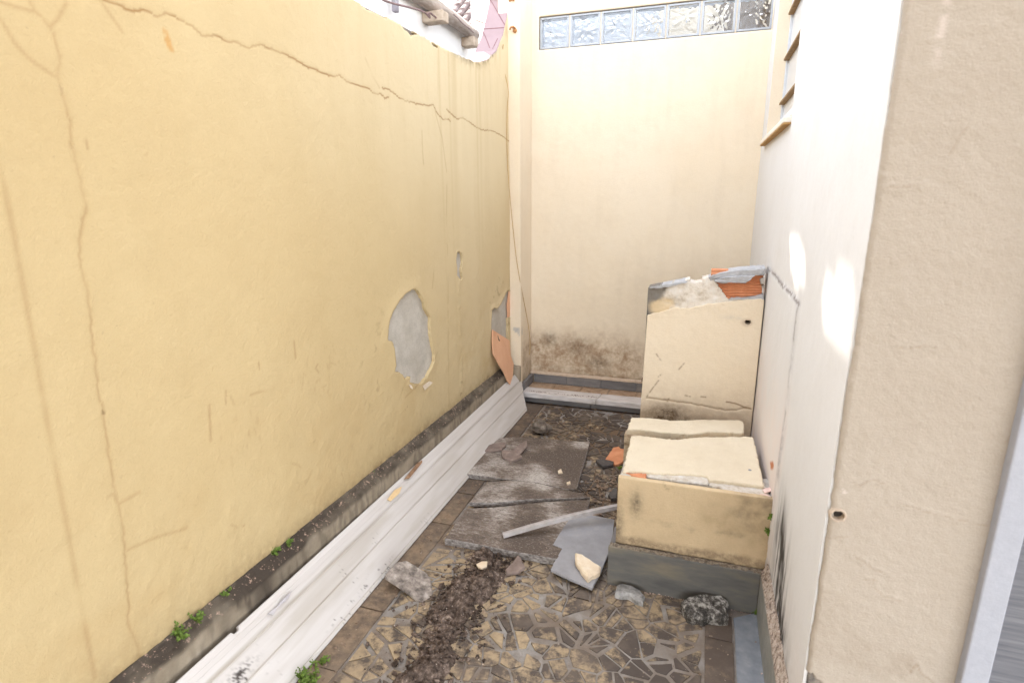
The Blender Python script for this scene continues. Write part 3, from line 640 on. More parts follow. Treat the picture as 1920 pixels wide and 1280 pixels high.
# glass blocks
k = Mat('block_glass'); n = k.noise(30, 3, .6)
g = k.n.new('ShaderNodeBsdfPrincipled'); g.inputs['Base Color'].default_value = (.86,.90,.95,1); g.inputs['Transmission Weight'].default_value = 1.0; g.inputs['Roughness'].default_value = .03; g.inputs['IOR'].default_value = 1.45
k.l.new(g.outputs[0], k.out.inputs['Surface']); BLOCKGLASS = k.m
k = Mat('block_rim'); RIM = k.done((.50,.53,.58,1), .25, None, .5, Transmission_Weight=.35)
RS = simple('block_mortar', [(.3, (.62,.55,.45,1)), (.7, (.72,.65,.55,1))], 20)
PITCH = (GXB-GXA)/7; rg = random.Random(4)
for i in range(7):
    a = GXA+i*PITCH+.004; b = GXA+(i+1)*PITCH-.006; t = .011
    m = MB(); y0, y1 = YB+.006, YB+.075
    m.box((a, y0, GZ0), (b, y1, GZ0+t), .002).box((a, y0, GZ1-t), (b, y1, GZ1), .002).box((a, y0, GZ0+t), (a+t, y1, GZ1-t)).box((b-t, y0, GZ0+t), (b, y1, GZ1-t))
    blk = m.build('glass_block', RIM, back)
    N = 44; S = []; cx = rg.uniform(-.2, .2); cz = rg.uniform(-.2, .2)
    rays = [(rg.uniform(0, 6.28), rg.uniform(.0, .5), rg.uniform(.02, .06), rg.uniform(-1, 1)) for _ in range(26)]
    X, Z = np.meshgrid(np.linspace(0, 1, N), np.linspace(0, 1, N), indexing='ij'); xs = X*2-1-cx; zs = Z*2-1-cz
    hgt = np.zeros_like(X)
    for th, off, w, s in rays:
        d = xs*math.sin(th)-zs*math.cos(th)+(off-.25)*.5; al = xs*math.cos(th)+zs*math.sin(th)
        hgt += s*np.exp(-(d/(w*1.6+.05*np.abs(al)))**2)*sstep(-.1, .3, al)
    hgt = hgt*.55+1.7*(fbm(X*1.0, Z*1.0, 7.5, 3, 300+i)-.5)+.9*(fbm(X+Z*.4, Z-X*.4, 15, 2, 340+i)-.5)
    hgt = hgt*.0062*np.clip(6*np.minimum(np.minimum(X, 1-X), np.minimum(Z, 1-Z)), 0, 1)
    px = a+t+X*(b-a-2*t); pz = GZ0+t+Z*(GZ1-GZ0-2*t); V = []
    for yy, sg in ((y0+.006, 0), (y0+.016, 1)):
        V.append(np.stack([px, yy+sg*hgt, pz], -1).reshape(-1, 3))
    V = np.concatenate(V); I = np.arange(N*N).reshape(N, N); F = np.stack([I[:-1,:-1], I[1:,:-1], I[1:,1:], I[:-1,1:]], -1).reshape(-1, 4)
    rim_ = []
    bd = [I[k_, 0] for k_ in range(N)]+[I[N-1, k_] for k_ in range(1, N)]+[I[k_, N-1] for k_ in range(N-2, -1, -1)]+[I[0, k_] for k_ in range(N-2, 0, -1)]
    R = np.array([(bd[(j+1) % len(bd)], bd[j], bd[j]+N*N, bd[(j+1) % len(bd)]+N*N) for j in range(len(bd))])
    mesh('pane', V, np.concatenate([F, F[:, ::-1]+N*N, R]), BLOCKGLASS, blk, True)
    if i: MB().box((GXA+i*PITCH-.006, YB+.012, GZ0), (GXA+i*PITCH+.004, YB+.07, GZ1)).build('mortar_joint', RS, back)
blocker = empty('sun_blocker', (-1.55, YT, 0), 'tall white wall added behind the far corner to block the sun, with openings that shape its patches', 'wall')  # added to block the sun and shape its patches
TW = simple('sun_blocker_paint', [(.3, (.74,.72,.69,1)), (.7, (.80,.78,.75,1))], 5)
relief('wall_face', TW, blocker, lin(-2.05, -.30, .022), lin(0, 5.9, .022), plane_pos((0,YT,0),(1,0,0),(0,0,1),(0,-1,0)), holes=SUN_HOLES, rim=.03)
MB().box((-2.1, YT-.02, 0), (-2.04, YT+.2, 5.95)).box((-.31, YT-.02, 0), (-.25, YT+.2, 5.95)).box((-2.039, YT-.02, 5.9), (-.311, YT+.2, 5.95)).build('blocker_frame', TW, blocker)
# backdrop added behind the glass to tint the blocks against the bright sky
rear = empty('glass_backdrop', (-.4, 4.7, 0), 'pale outbuilding wall added to tint the glass blocks', 'backdrop')
MB().box((-1.6, 4.62, 0), (-.42, 4.75, 2.72)).build('pale_backdrop', simple('pale_blue_backdrop', [(.3, (.31,.33,.36,1)), (.7, (.45,.465,.485,1))], 6), rear)
MB().box((-.418, 4.62, 0), (.02, 4.75, 2.80)).build('cream_backdrop', simple('rear_cream', [(.3, (.44,.38,.28,1)), (.7, (.58,.52,.42,1))], 6), rear)
MB().box((.022, 4.60, 0), (.6, 4.75, 2.85)).build('brown_backdrop', simple('brown_backdrop', [(.3, (.07,.048,.03,1)), (.7, (.17,.12,.075,1))], 9, vec=(1,1,8)), rear)
# pilaster in the corner
def pil_pos(u, v):        # u runs along the front face (-1.30..-1.16) then along the side
    x = np.where(u < .14, -1.30+u, -1.16); y = np.where(u < .14, 3.645, 3.645+(u-.14))
    nx = np.where(u < .138, 0., np.where(u < .142, .7, 1.)); ny = np.where(u < .138, -1., np.where(u < .142, -.7, 0.))
    return np.stack([x, y, v], -1), np.stack([nx, ny, nx*0], -1)
PG = [(0.085, 0.5352), (0.1105, 0.5369), (0.1344, 0.5255), (0.1349, 0.4733), (0.1136, 0.4914), (0.0889, 0.5126)]
relief('pilaster', CREAM, back, np.concatenate([lin(0, .13, .01), lin(.136, .146, .002), lin(.15, .40, .01)]), lin(0.0, 2.9, .012), pil_pos,
       lambda u, v: (fbm(u, v, 30, 3, 81)-.5)*.002,
       {'grey': lambda u, v: np.where(inside(PG, u, v), 1., 0.)+.9*np.exp(-((u-.17)/.012)**2)*sstep(.33, .37, v)*sstep(.56, .5, v)*sstep(.4, .6, fbm(u, v, 20, 3, 82)),
        'damp': lambda u, v: sstep(.6, .3, v)*sstep(.16, .2, u)*.8*fbm(u, v, 14, 3, 83)*1.4, 'mold': lambda u, v: sstep(.42, .2, v)*sstep(.15, .2, u)*.7*fbm(u, v, 14, 3, 84),
        'soil': lambda u, v: u*0, 'crack': lambda u, v: u*0}, rim=.02)
MB().box((-1.27, 3.612, 0), (-1.157, 3.642, .262), .006).build('pilaster_foot', PLINTH, back)

# low step with marble ledge at the foot of the end wall
step = empty('low_step', (-.7, 3.62, 0), 'low step with a chipped white marble ledge below the end wall', 'step')
prism('marble_ledge', [(-1.135, 3.61), (-.62, 3.612), (-.60, 3.735), (-1.150, 3.73)], .045, .035, MARBLE, step, bev=.004, jit=.002, step=.05, seed=1)
prism('marble_ledge', [(-.617, 3.612), (-.215, 3.616), (-.215, 3.745), (-.597, 3.737)], .045, .035, MARBLE, step, bev=.004, jit=.002, step=.05, seed=2)
MB().box((-1.14, 3.64, 0), (-.66, 3.66, .044), .002).build('riser_tile', GREYTILE, step)
MB().box((-.657, 3.642, 0), (-.21, 3.66, .043), .002).build('riser_tile', GREYTILE, step)
MB().box((-1.155, 3.662, 0), (-.2, 3.895, .060)).build('step_bed', MORTAR, step)
for i in range(5):
    x = -1.15+i*.195; prism('step_tile', [(x, 3.74), (x+.19, 3.742), (x+.192, 3.882), (x, 3.882)], .061, .008, STEPTILE, step, bev=.001, jit=.0015, step=.05, seed=i+8)
for i in range(4):
    x = -1.13+i*.25; MB().box((x, 3.876, .071), (min(x+.248, -.2), 3.893, .135+.001*i), .0015).build('skirting_tile', GREYTILE, step)
MB().box((-1.154, 3.66, .071), (-1.136, 3.874, .137), .0015).build('skirting_tile', GREYTILE, step)
prism('skirting_bed', [(-1.158, 3.868), (-.2, 3.868), (-.2, 3.899), (-1.158, 3.899)], .138, .018, simple('skirting_mortar', [(.3,(.5,.38,.28,1)),(.7,(.62,.5,.39,1))],40,bscale=120,bstr=.6), step, bev=.004, jit=.003, step=.025, seed=5)
r_ = random.Random(3)
m = MB()
for i in range(60):
    x = r_.uniform(-1.1, -.62); y = 3.635+.02*r_.random()+.02*(x+.9)
    m.bm(chunk_geo((x, y, .078), (r_.uniform(.008, .022), r_.uniform(.006, .014), r_.uniform(.003, .007)), i, 8))
tag(m.build('dirt_line', simple('dark_dirt', [(.3,(.07,.045,.03,1)),(.7,(.2,.13,.09,1))], 40), step), kind='stuff')
tag(mesh('wooden_offcut', *(lambda b: (b.v, b.f))(MB().box((-.345, 3.85, .157), (-.20, 3.885, .180), .003)), simple('old_brown_wood', [(.3,(.10,.055,.045,1)),(.7,(.2,.12,.09,1))], 14, vec=(1,9,9))), 'small dark brown wooden offcut on the grey skirting behind the stub wall', 'wood offcut')

# ------------------------------------------------------------------ white side wall of the house, with window
XR = .285
side = empty('house_side_wall', (XR, 2.5, 0), 'cream side wall of the house, whitened as if brightly lit, with a high window above a sill', 'wall')
WY0, WY1, WZ0 = 2.56, 3.63, 1.735
def ghost(u, v):          # raised plaster where the wash tank was broken off
    e = .012*(fbm(u, v, 14, 3, 91)-.5)*2
    return sstep(1.835, 1.87, u+e)*sstep(1.105, 1.080, v+e*.5)*sstep(2.95, 2.80, u)
def r_mold(u, v):
    a = np.exp(-((u-1.66-.25*(v-.35))/.13)**2)*sstep(.60, .38, v)*sstep(.12, .26, v)
    b = np.exp(-((u-1.52)/.10)**2)*sstep(.33, .22, v)*.9
    return np.clip((a*1.05+b)*(.25+.9*fbm(u, v*.5, 26, 4, 92))*(.25+1.3*sstep(.30, .62, fbm(u, v*.10, 62, 4, 93)))+sstep(.24, .19, v)*.5*fbm(u, v, 20, 3, 94), 0, 1)
def r_grey(u, v):
    top = np.exp(-((v-1.094-.004*(fbm(u, v, 20, 3, 95)-.5))/.010)**2)*sstep(1.82, 1.86, u)*sstep(2.85, 2.80, u)*sstep(.2, .5, fbm(u, v*0, 16, 4, 96))
    vert = np.exp(-((u-1.868-.012*(fbm(v, v*0, 9, 3, 97)-.5)-.018*(v-1.0))/.016)**2)*sstep(1.10, 1.07, v)*sstep(.32, .6, fbm(u, v*.35, 30, 4, 98))*sstep(.40, .55, v)
    return np.clip(top*.9+vert*.85, 0, 1)
def r_pink(u, v):
    return np.clip(sstep(1.85, 1.9, u)*sstep(1.0, .45, v)*.85+np.exp(-((u-1.86)/.04)**2)*sstep(.95, .7, v)*.7+sstep(.5, .25, v)*.3, 0, 1)
GT = rough_line([(1.858, 1.092), (2.0, 1.094), (2.25, 1.089), (2.5, 1.093), (2.83, 1.089)], .012, .004, 105)
GV = rough_line([(1.862, 1.09), (1.868, .9), (1.862, .7), (1.87, .45)], .012, .005, 106)
TS = [(2.0413, 0.4943), (1.9691, 0.5262), (1.931, 0.5207), (2.0068, 0.4779)]
relief('white_plaster', LIT_CREAM, side, lin(1.212, 3.92, .0075), lin(.14, 2.66, .0075), plane_pos((XR,0,0),(0,1,0),(0,0,1),(-1,0,0)),
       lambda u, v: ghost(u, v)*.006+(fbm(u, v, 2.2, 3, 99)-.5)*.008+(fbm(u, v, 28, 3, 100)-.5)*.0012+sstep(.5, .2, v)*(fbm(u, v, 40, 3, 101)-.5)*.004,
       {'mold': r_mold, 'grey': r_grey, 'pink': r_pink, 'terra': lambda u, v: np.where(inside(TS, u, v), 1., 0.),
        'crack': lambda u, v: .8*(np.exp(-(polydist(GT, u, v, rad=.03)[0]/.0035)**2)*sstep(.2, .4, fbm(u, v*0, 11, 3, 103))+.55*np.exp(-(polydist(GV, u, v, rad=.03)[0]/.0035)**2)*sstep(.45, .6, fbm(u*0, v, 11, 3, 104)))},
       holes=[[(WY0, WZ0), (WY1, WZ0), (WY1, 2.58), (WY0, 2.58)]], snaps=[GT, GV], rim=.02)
# masonry of the house behind the coats
m = MB()
m.box((XR+.021, 1.225, 0), (1.6, WY0-.005, 2.66)).box((XR+.021, WY1+.005, 0), (1.6, 5.5, 2.66)).box((XR+.021, WY0-.005, 0), (1.6, WY1+.005, WZ0-.006)).box((XR+.021, WY0-.005, 2.586), (1.6, WY1+.005, 2.66)).box((.62, WY0-.005, WZ0-.006), (1.6, WY1+.005, 2.586))
m.build('masonry', CREAM, side)
m = MB(); m.box((XR+.0, 1.21, 2.661), (1.75, 5.6, 2.72)); m.build('roof_slab', CONCRETE, side)
# window: splayed reveal, sill, steel frame with bars and frosted panes
win = None
m = MB()
m.box((XR+.002, WY1-.004, WZ0), (.36, WY1+.02, 2.58)).box((XR+.002, WY0-.02, WZ0), (.36, WY0+.003, 2.58))
win = m.build('window', CREAM, side)
xf = XR+.062
FRM = simple('window_frame_paint', [(.3, (.56,.58,.62,1)), (.7, (.66,.68,.71,1))], 30, rough=.5)
m = MB(); m.box((xf, WY1-.028, WZ0+.02), (xf+.02, WY1-.005, 2.58), .002).box((xf, WY0+.004, WZ0+.02), (xf+.02, WY0+.03, 2.58), .002).box((xf, WY0+.03, WZ0+.004), (xf+.02, WY1-.028, WZ0+.035), .002)
m.build('window_frame', FRM, win)
SILL = simple('sill_paint', [(.3, (.78,.70,.60,1)), (.7, (.82,.76,.68,1))], 12, bscale=120, bstr=.2)
m = MB(); m.box((XR-.028, WY0-.004, 1.682), (xf-.001, WY1+.02, 1.702), .003); m.build('window_sill', SILL, win)
MB().box((XR-.026, WY0-.002, 1.676), (XR+.01, WY1+.018, 1.6815)).build('sill_shade', simple('sill_bounce_tone', [(.3, (.42,.24,.085,1)), (.7, (.55,.34,.14,1))], 12), win)  # strip painted with the shade and warm bounce under the sill
m = MB(); m.add([(XR-.016,WY0,1.7025),(XR-.016,WY1,1.7025),(xf+.01,WY1,1.745),(xf+.01,WY0,1.745),(XR-.016,WY0,1.69),(XR-.016,WY1,1.69),(xf+.01,WY1,1.69),(xf+.01,WY0,1.69)],[(0,3,2,1),(4,5,6,7),(0,1,5,4),(2,3,7,6),(0,4,7,3),(1,2,6,5)])
m.build('window_sill_slope', SILL, win)
k = Mat('frosted_pane'); PANE = k.done((.60,.61,.62,1), .28, k.bump(k.noise(60, 3), .08, .003), .5)
BAR_SHADE = simple('window_bar_shade', [(.3, (.22,.135,.065,1)), (.7, (.36,.24,.125,1))], 30)  # pale bars coloured like their shaded, orange-lit undersides
zb = [2.1081, 1.888]; zstep = zb[0]-zb[1]
levels = [WZ0+.036]+[zb[1]+i*zstep for i in range(0, 5)]; levels = [z for z in levels if z < 2.56]
for i, z in enumerate(levels):
    z1 = levels[i+1]-.008 if i+1 < len(levels) else 2.575
    MB().box((xf+.012, WY0+.03, z+.008), (xf+.018, WY1-.028, z1)).build('window_pane', PANE, win)
    if i: MB().box((xf-.014, WY0+.031, z-.006), (xf+.0195, WY1-.029, z+.006), .002).build('window_bar', BAR_SHADE, win)

# ------------------------------------------------------------------ grey foot strip and rubble fillet along the white wall
def skirt_pos(u, v):
    zt = .163+.006*(fbm(u, u*0, 12, 3, 111)-.5); t = np.clip((v-.16)/.05, 0, 1)
    x = np.where(v < .16, .264, .266+t*(XR-.266)); z = np.where(v < .16, v/.16*zt, zt+t*.045)
    nx = np.where(v < .158, -1., -.75); nz = np.where(v < .158, 0., .65)
    return np.stack([x, u, z], -1), np.stack([nx, nx*0, nz], -1)
k = Mat('skirting_render'); n1 = k.noise(12, 5, .65)
c = k.ramp(n1, [(.3, (.21,.215,.205,1)), (.6, (.29,.29,.27,1)), (.8, (.36,.34,.30,1))])
c2 = k.ramp(k.noise(75, 4, .75), [(.36, (.12,.09,.075,1)), (.47, (.33,.26,.215,1)), (.56, (.50,.43,.37,1)), (.66, (.42,.32,.27,1))])
c = k.mix(k.attr('top'), c, c2); SKIRT = k.done(c, .9, k.bump(k.noise(90, 5, .7), .6, .004))
relief('skirting', SKIRT, side, lin(1.10, 1.857, .006), lin(0, .215, .005), skirt_pos,
       lambda u, v: sstep(.150, .165, v)*((fbm(u, v, 60, 3, 112)-.5)*.012+.002), {'top': lambda u, v: sstep(.153, .160, v+.008*(fbm(u, v, 30, 3, 113)-.5))}, rim=.01)

# ------------------------------------------------------------------ beige end wall facing the camera, with door
YE = 1.2
endw = empty('house_end_wall', (.5, YE, 0), 'cream rough-plastered end wall, darkened to beige as if shaded, with a short pipe stub and a grey door', 'wall')
PE = lambda l: l
EC = [[(0.3196, 0.8476), (0.3317, 0.8413), (0.3422, 0.8548), (0.3556, 0.8593), (0.3748, 0.8531)], [(0.4074, 0.8154), (0.4537, 0.8063), (0.4985, 0.8007), (0.5507, 0.7956)], [(0.3397, 0.6865), (0.3817, 0.6604), (0.4014, 0.656)],
      [(0.3657, 0.6351), (0.3847, 0.6382), (0.3851, 0.6204), (0.4039, 0.6018), (0.4374, 0.6011)], [(0.4754, 0.4332), (0.4843, 0.4589), (0.4935, 0.4415), (0.5204, 0.4199)], [(0.3023, 1.421), (0.3305, 1.4225), (0.3543, 1.424)],
      [(0.3543, 1.1335), (0.372, 1.1297), (0.4046, 1.1374), (0.422, 1.1326)], [(0.3857, 1.4745), (0.3962, 1.5041), (0.4033, 1.5165)], [(0.2564, 0.7198), (0.2969, 0.7154), (0.3249, 0.7273)]]
EC = [rough_line(c, .008, .0015, i) for i, c in enumerate(EC)]
CHIP = rough_line([(0.2728, 0.3773), (0.2863, 0.3727), (0.2987, 0.3765), (0.3065, 0.3644), (0.3198, 0.3599), (0.3213, 0.3284), (0.2689, 0.3115)], .006, .0015, 5, True)
CH2 = [(0.3014, 0.8327), (0.3081, 0.8254), (0.3122, 0.8225), (0.3069, 0.8192)]
PZ = 0.7733
def e_pos(u, v):
    # rounded arris where it meets the white wall
    r = .012; a = np.clip((XR+r-u)/r, 0, 1); d = r*(1-np.sqrt(np.maximum(1-a*a, 0)))
    nx = -a*.99; ny = -np.sqrt(np.maximum(1-nx*nx, 0))
    return np.stack([u, YE+d, v], -1), np.stack([nx, ny, nx*0], -1)
def e_crack(u, v):
    a = np.zeros_like(u)
    for i, c in enumerate(EC):
        q, _, _ = polydist(c, u, v, rad=.02); a = np.maximum(a, np.exp(-(q/.0014)**2)*(.85 if i == 4 else .4))
    return a
def e_disp(u, v):
    d = (fbm(u, v, 2.0, 3, 121)-.5)*.006+(fbm(u, v, 24, 4, 122)-.5)*.0022+(fbm(u, v, 75, 3, 123)-.5)*.0020-.003*np.exp(-(u-XR)/.006)*sstep(.45, .75, fbm(v, v*0, 18, 3, 125))
    for c in EC: q, _, _ = polydist(c, u, v, rad=.02); d += .0012*np.exp(-((q-.003)/.004)**2)-.0015*np.exp(-(q/.0015)**2)
    d -= .006*np.where(inside(CHIP, u, v), 1., 0.)
    return d
relief('beige_plaster', SHADED_CREAM, endw, np.concatenate([lin(XR+.0005, .30, .0015), lin(.3025, .70, .0035)]), lin(.25, 1.95, .0035), e_pos, e_disp,
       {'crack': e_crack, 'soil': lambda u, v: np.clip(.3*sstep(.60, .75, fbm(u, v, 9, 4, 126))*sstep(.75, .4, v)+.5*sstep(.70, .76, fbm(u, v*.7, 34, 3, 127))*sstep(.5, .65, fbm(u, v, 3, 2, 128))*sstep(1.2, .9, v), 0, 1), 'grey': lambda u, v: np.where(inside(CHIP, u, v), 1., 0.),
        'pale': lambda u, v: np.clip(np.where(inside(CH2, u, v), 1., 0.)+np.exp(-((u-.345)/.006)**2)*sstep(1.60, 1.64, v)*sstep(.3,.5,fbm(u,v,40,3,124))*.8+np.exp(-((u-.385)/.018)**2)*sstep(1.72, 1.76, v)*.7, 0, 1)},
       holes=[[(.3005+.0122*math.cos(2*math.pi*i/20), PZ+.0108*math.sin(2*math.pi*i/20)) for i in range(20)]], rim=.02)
m = MB()
m.box((XR+.002, YE+.002, 0), (.699, YE+.022, .2495)).box((XR+.002, YE+.002, 1.9505), (2.2, YE+.022, 2.66)).box((1.3, YE+.001, 0), (2.2, YE+.022, 1.95))
m.build('plain_plaster', SHADED_CREAM, endw)
FR = simple('door_frame_paint', [(.3, (.36,.37,.415,1)), (.7, (.41,.42,.465,1))], 40, bscale=150, bstr=.25)
m = MB(); m.box((.556, YE-.022, 0), (.601, YE+.018, 2.12), .003).box((1.36, YE-.022, 0), (1.405, YE+.018, 2.12), .003).box((.601, YE-.022, 2.08), (1.36, YE+.018, 2.12), .003)
door = m.build('door_frame', FR, endw)
GW = simple('grey_wood_grain', [(.3, (.11,.112,.128,1)), (.5, (.155,.157,.175,1)), (.72, (.22,.222,.235,1))], 6, vec=(1,1,26), rough=.6, bscale=12, bstr=.15, spec=.3)
MB().box((.6015, YE-.008, .01), (1.3595, YE+.03, 2.079), .002).build('door_leaf', GW, door)
px, pz = .3005, 0.7733
PIPEM = simple('pipe_plastic', [(.3, (.42,.33,.25,1)), (.7, (.60,.49,.39,1))], 60, rough=.7)
bm = bmesh.new(); R0, R1 = .0165, .0118; seg = 24; rings = []
for (yy, rad) in ((YE+.006, R0), (YE-.005, R0*.97), (YE-.006, R0*.93), (YE-.006, R1*1.05), (YE-.005, R1), (YE+.06, R1)):
    rings.append([bm.verts.new((px+rad*math.cos(2*math.pi*i/seg), yy+.0015*math.sin(i*1.7), pz+rad*.88*math.sin(2*math.pi*i/seg))) for i in range(seg)])
for a, b in zip(rings, rings[1:]):
    for i in range(seg): bm.faces.new((a[i], a[(i+1) % seg], b[(i+1) % seg], b[i]))
pm = MB().bm(bm); pipe = pm.build('pipe_stub', PIPEM, endw, True)
MB().tube([(px, YE+.014, pz), (px, YE+.010, pz)], R1*1.05, 20).build('bore_shade_disc', DARK, pipe)  # dark disc painted as the shade inside the pipe

# ------------------------------------------------------------------ broken stub wall
YS = 2.72
stub = empty('stub_wall', (.02, YS, 0), 'cream broken stub wall with torn top edge and an orange hollow brick showing', 'wall')
TOPS = [(-0.2356, 0.989), (-0.1993, 0.9981), (-0.1633, 1.0046), (-0.1232, 1.0163), (-0.0811, 1.0279), (-0.0556, 1.0338), (-0.0456, 1.0243), (-0.0266, 1.0202), (0.0032, 1.0263), (0.0069, 1.0387), (0.0338, 1.0494), (0.067, 1.0627), (0.133, 1.0818), (0.1876, 1.0908), (0.2633, 1.0979)]
EDGE = [(-0.2314, 0.8584), (-0.1803, 0.8743), (-0.1445, 0.8892), (-0.1089, 0.9013), (-0.0729, 0.9007), (-0.0258, 0.9058), (0.0201, 0.9208), (0.0772, 0.9313), (0.1244, 0.9411), (0.1665, 0.9506), (0.1995, 0.9571), (0.2433, 0.9616), (0.2724, 0.9559)]
BASE = [(-0.2325, 0.3166), (0.2809, 0.3531)]
coat = [tuple(q) for q in EDGE]+[(.273, .30), (-.243, .30)]
coat = rough_line(coat[:13], .012, .0035, 131)+coat[13:]
HOLE = rough_line([(0.1994, 0.8566), (0.2079, 0.8621), (0.2237, 0.8606), (0.227, 0.8485), (0.2165, 0.8404), (0.2049, 0.8446)], .006, .001, 3, True)
SC = [rough_line([(-0.2154, 0.4428), (-0.131, 0.4409), (-0.0555, 0.4383), (0.0065, 0.437), (0.0801, 0.429), (0.1527, 0.4211), (0.1996, 0.4266), (0.2334, 0.4412), (0.2638, 0.4394)], .012, .003, 132), rough_line([(0.154, 0.4642), (0.192, 0.4605), (0.233, 0.4464), (0.2613, 0.4417)], .012, .002, 133)]
SCUF = [[(-0.1871, 0.6801), (-0.1573, 0.6398)], [(-0.071, 0.6046), (-0.0485, 0.6359)], [(-0.1628, 0.5583), (-0.1486, 0.5733)], [(-0.2132, 0.4514), (-0.1875, 0.4984), (-0.1618, 0.5394)], [(-0.0331, 0.4762), (-0.0108, 0.4732)], [(0.0329, 0.4779), (0.0596, 0.4781)], [(-0.1313, 0.4464), (-0.1131, 0.4374), (-0.1089, 0.4516)]]
def s_crack(u, v):
    a = np.zeros_like(u)
    for c, w, s in ((SC[0], .0026, .7), (SC[1], .0032, 1.0)): q, _, _ = polydist(c, u, v, rad=.03); a = np.maximum(a, s*np.exp(-(q/w)**2))
    for c in SCUF: q, _, _ = polydist(c, u, v, rad=.03); a = np.maximum(a, .7*np.exp(-(q/.0035)**2)*sstep(.25, .5, fbm(u, v, 60, 3, 134)))
    q = np.hypot((u-HOLE[0][0]+.000)/1.3-.008, v-HOLE[0][1]+.006); a = np.maximum(a, .45*np.exp(-(q/.018)**4))
    return a
relief('plaster_face', CREAM, stub, lin(-.243, .272, .0036), lin(.30, 1.02, .0036), plane_pos((0,YS,0),(1,0,0),(0,0,1),(0,-1,0)),
       lambda u, v: (fbm(u, v, 5, 3, 135)-.5)*.005+(fbm(u, v, 40, 3, 136)-.5)*.0015+sstep(.06, .0, np.interp(u, [q[0] for q in EDGE], [q[1] for q in EDGE])-v)*(fbm(u, v, 50, 3, 137)-.5)*.006
                    -.004*np.exp(-(polydist(SC[0], u, v, rad=.03)[0]/.005)**2),
       {'crack': s_crack, 'damp': lambda u, v: sstep(.60, .35, v)*.4, 'mold': lambda u, v: np.clip(np.exp(-((u+.11)/.085)**2)*sstep(.46, .36, v)*1.2+sstep(.39, .36, v)*.5*fbm(u, v, 20, 3, 138), 0, 1),
        'grey': lambda u, v: u*0+.35*np.exp(-((u-.15)/.05)**2-((v-.87)/.012)**2), 'soil': lambda u, v: u*0}, outline=coat, holes=[HOLE], snaps=SC+SCUF, rim=.016)
body = rough_line([tuple(q) for q in TOPS], .02, .002, 139)+[(.272, .02), (-.236, .02)]
k = Mat('broken_render'); n = k.noise(22, 6, .7)
c = k.ramp(n, [(.3, (.50,.42,.33,1)), (.5, (.72,.66,.58,1)), (.7, (.76,.73,.69,1))])
c = k.mix(k.attr('mold'), c, (.07,.06,.05,1)); c = k.mix(k.attr('ochre'), c, (.66,.52,.33,1)); c = k.mix(k.attr('grey'), c, (.43,.43,.45,1))
RENDER = k.done(c, .95, k.bump(k.noise(70, 5, .7), .8, .006))
relief('broken_render', RENDER, stub, lin(-.238, .274, .006), lin(.02, 1.12, .006), plane_pos((0,YS+.013,0),(1,0,0),(0,0,1),(0,-1,0)),
       lambda u, v: (fbm(u, v, 16, 4, 141)-.5)*.016+(fbm(u, v, 55, 3, 142)-.5)*.006,
       {'mold': lambda u, v: np.clip(sstep(-.145, -.20, u+.12*(fbm(u, v, 9, 4, 143)-.5)+.9*np.maximum(v-.945, 0)*-1)*.8+.5*sstep(.55, .7, fbm(u, v, 14, 4, 144))*sstep(-.05, -.16, u), 0, 1)*sstep(.3, .5, fbm(u, v, 30, 4, 147)+.2),
        'ochre': lambda u, v: sstep(.09, .05, np.hypot((u+.155)*1.0, (v-.90)*1.6))*.9*sstep(.3, .5, fbm(u, v, 20, 3, 145)), 'grey': lambda u, v: sstep(.23, .25, u)},
       outline=body, holes=[HOLE, [(0.0681, 1.0514), (0.2653, 1.0658), (0.2747, 0.9658), (0.1217, 0.951), (0.0656, 1.0245)]], rim=.10)
MB().box((HOLE[0][0]-.02, YS+.05, HOLE[0][1]-.03), (HOLE[0][0]+.04, YS+.06, HOLE[0][1]+.02)).build('hole_shade_plate', DARK, stub)  # dark plate standing in for the shade deep in the hole
BZ = [(0.0614, 1.0487), (0.069, 0.9509), (0.2564, 1.0678), (0.2614, 0.9676)]
bx0, bx1 = BZ[0][0], BZ[3][0]; bz0, bz1 = BZ[3][1]-.012, BZ[2][1]+.012
m = MB(); N = 10; v = []; f = []
for i in range(N*2+1):                                        # grooved face of the hollow brick
    z = bz0+(bz1-bz0)*i/(N*2); y = YS+.030-(.0055 if i % 2 else 0); v += [(bx0-.02, y, z-.012), (bx1, y-.001, z)]
for i in range(N*2): f.append((2*i, 2*i+1, 2*i+3, 2*i+2))
m.add(v, f); m.box((bx0-.02, YS+.034, bz0-.012), (bx1, YS+.098, bz1))
brick = m.build('hollow_brick', TERRA, stub)
ex = (0.0077, 1.0271)
tag(mesh('brick_shard', *(lambda b: (b.v, b.f))(MB().box((ex[0]-.004, YS+.03, ex[1]-.022), (ex[0]+.026, YS+.08, ex[1]+.008), .004)), TERRA, stub))
CEM = simple('pale_cement', [(.3, (.33,.33,.345,1)), (.55, (.46,.465,.485,1)), (.75, (.56,.565,.58,1))], 25, bscale=110, bstr=.6)
def front_piece(name, pts, y0, y1, mat, seed, parent=stub, bulge=.0):
    poly = rough_line(pts, .01, .0022, seed, True); n = len(poly); cx = sum(p[0] for p in poly)/n; cz = sum(p[1] for p in poly)/n
    A = [(p[0], y0+.006, p[1]) for p in poly]; Bk = [(p[0], y1, p[1]) for p in poly]; C = [(p[0]+(cx-p[0])*.08, y0-bulge*random.Random(seed+i).uniform(0, 1), p[1]+(cz-p[1])*.25) for i, p in enumerate(poly)]
    v = A+Bk+C; f = [tuple(range(n, 2*n)), tuple(range(2*n, 3*n))[::-1]]
    for i in range(n): j = (i+1) % n; f += [(i, n+i, n+j, j), (i, j, 2*n+j, 2*n+i)]
    return mesh(name, v, f, mat, parent)
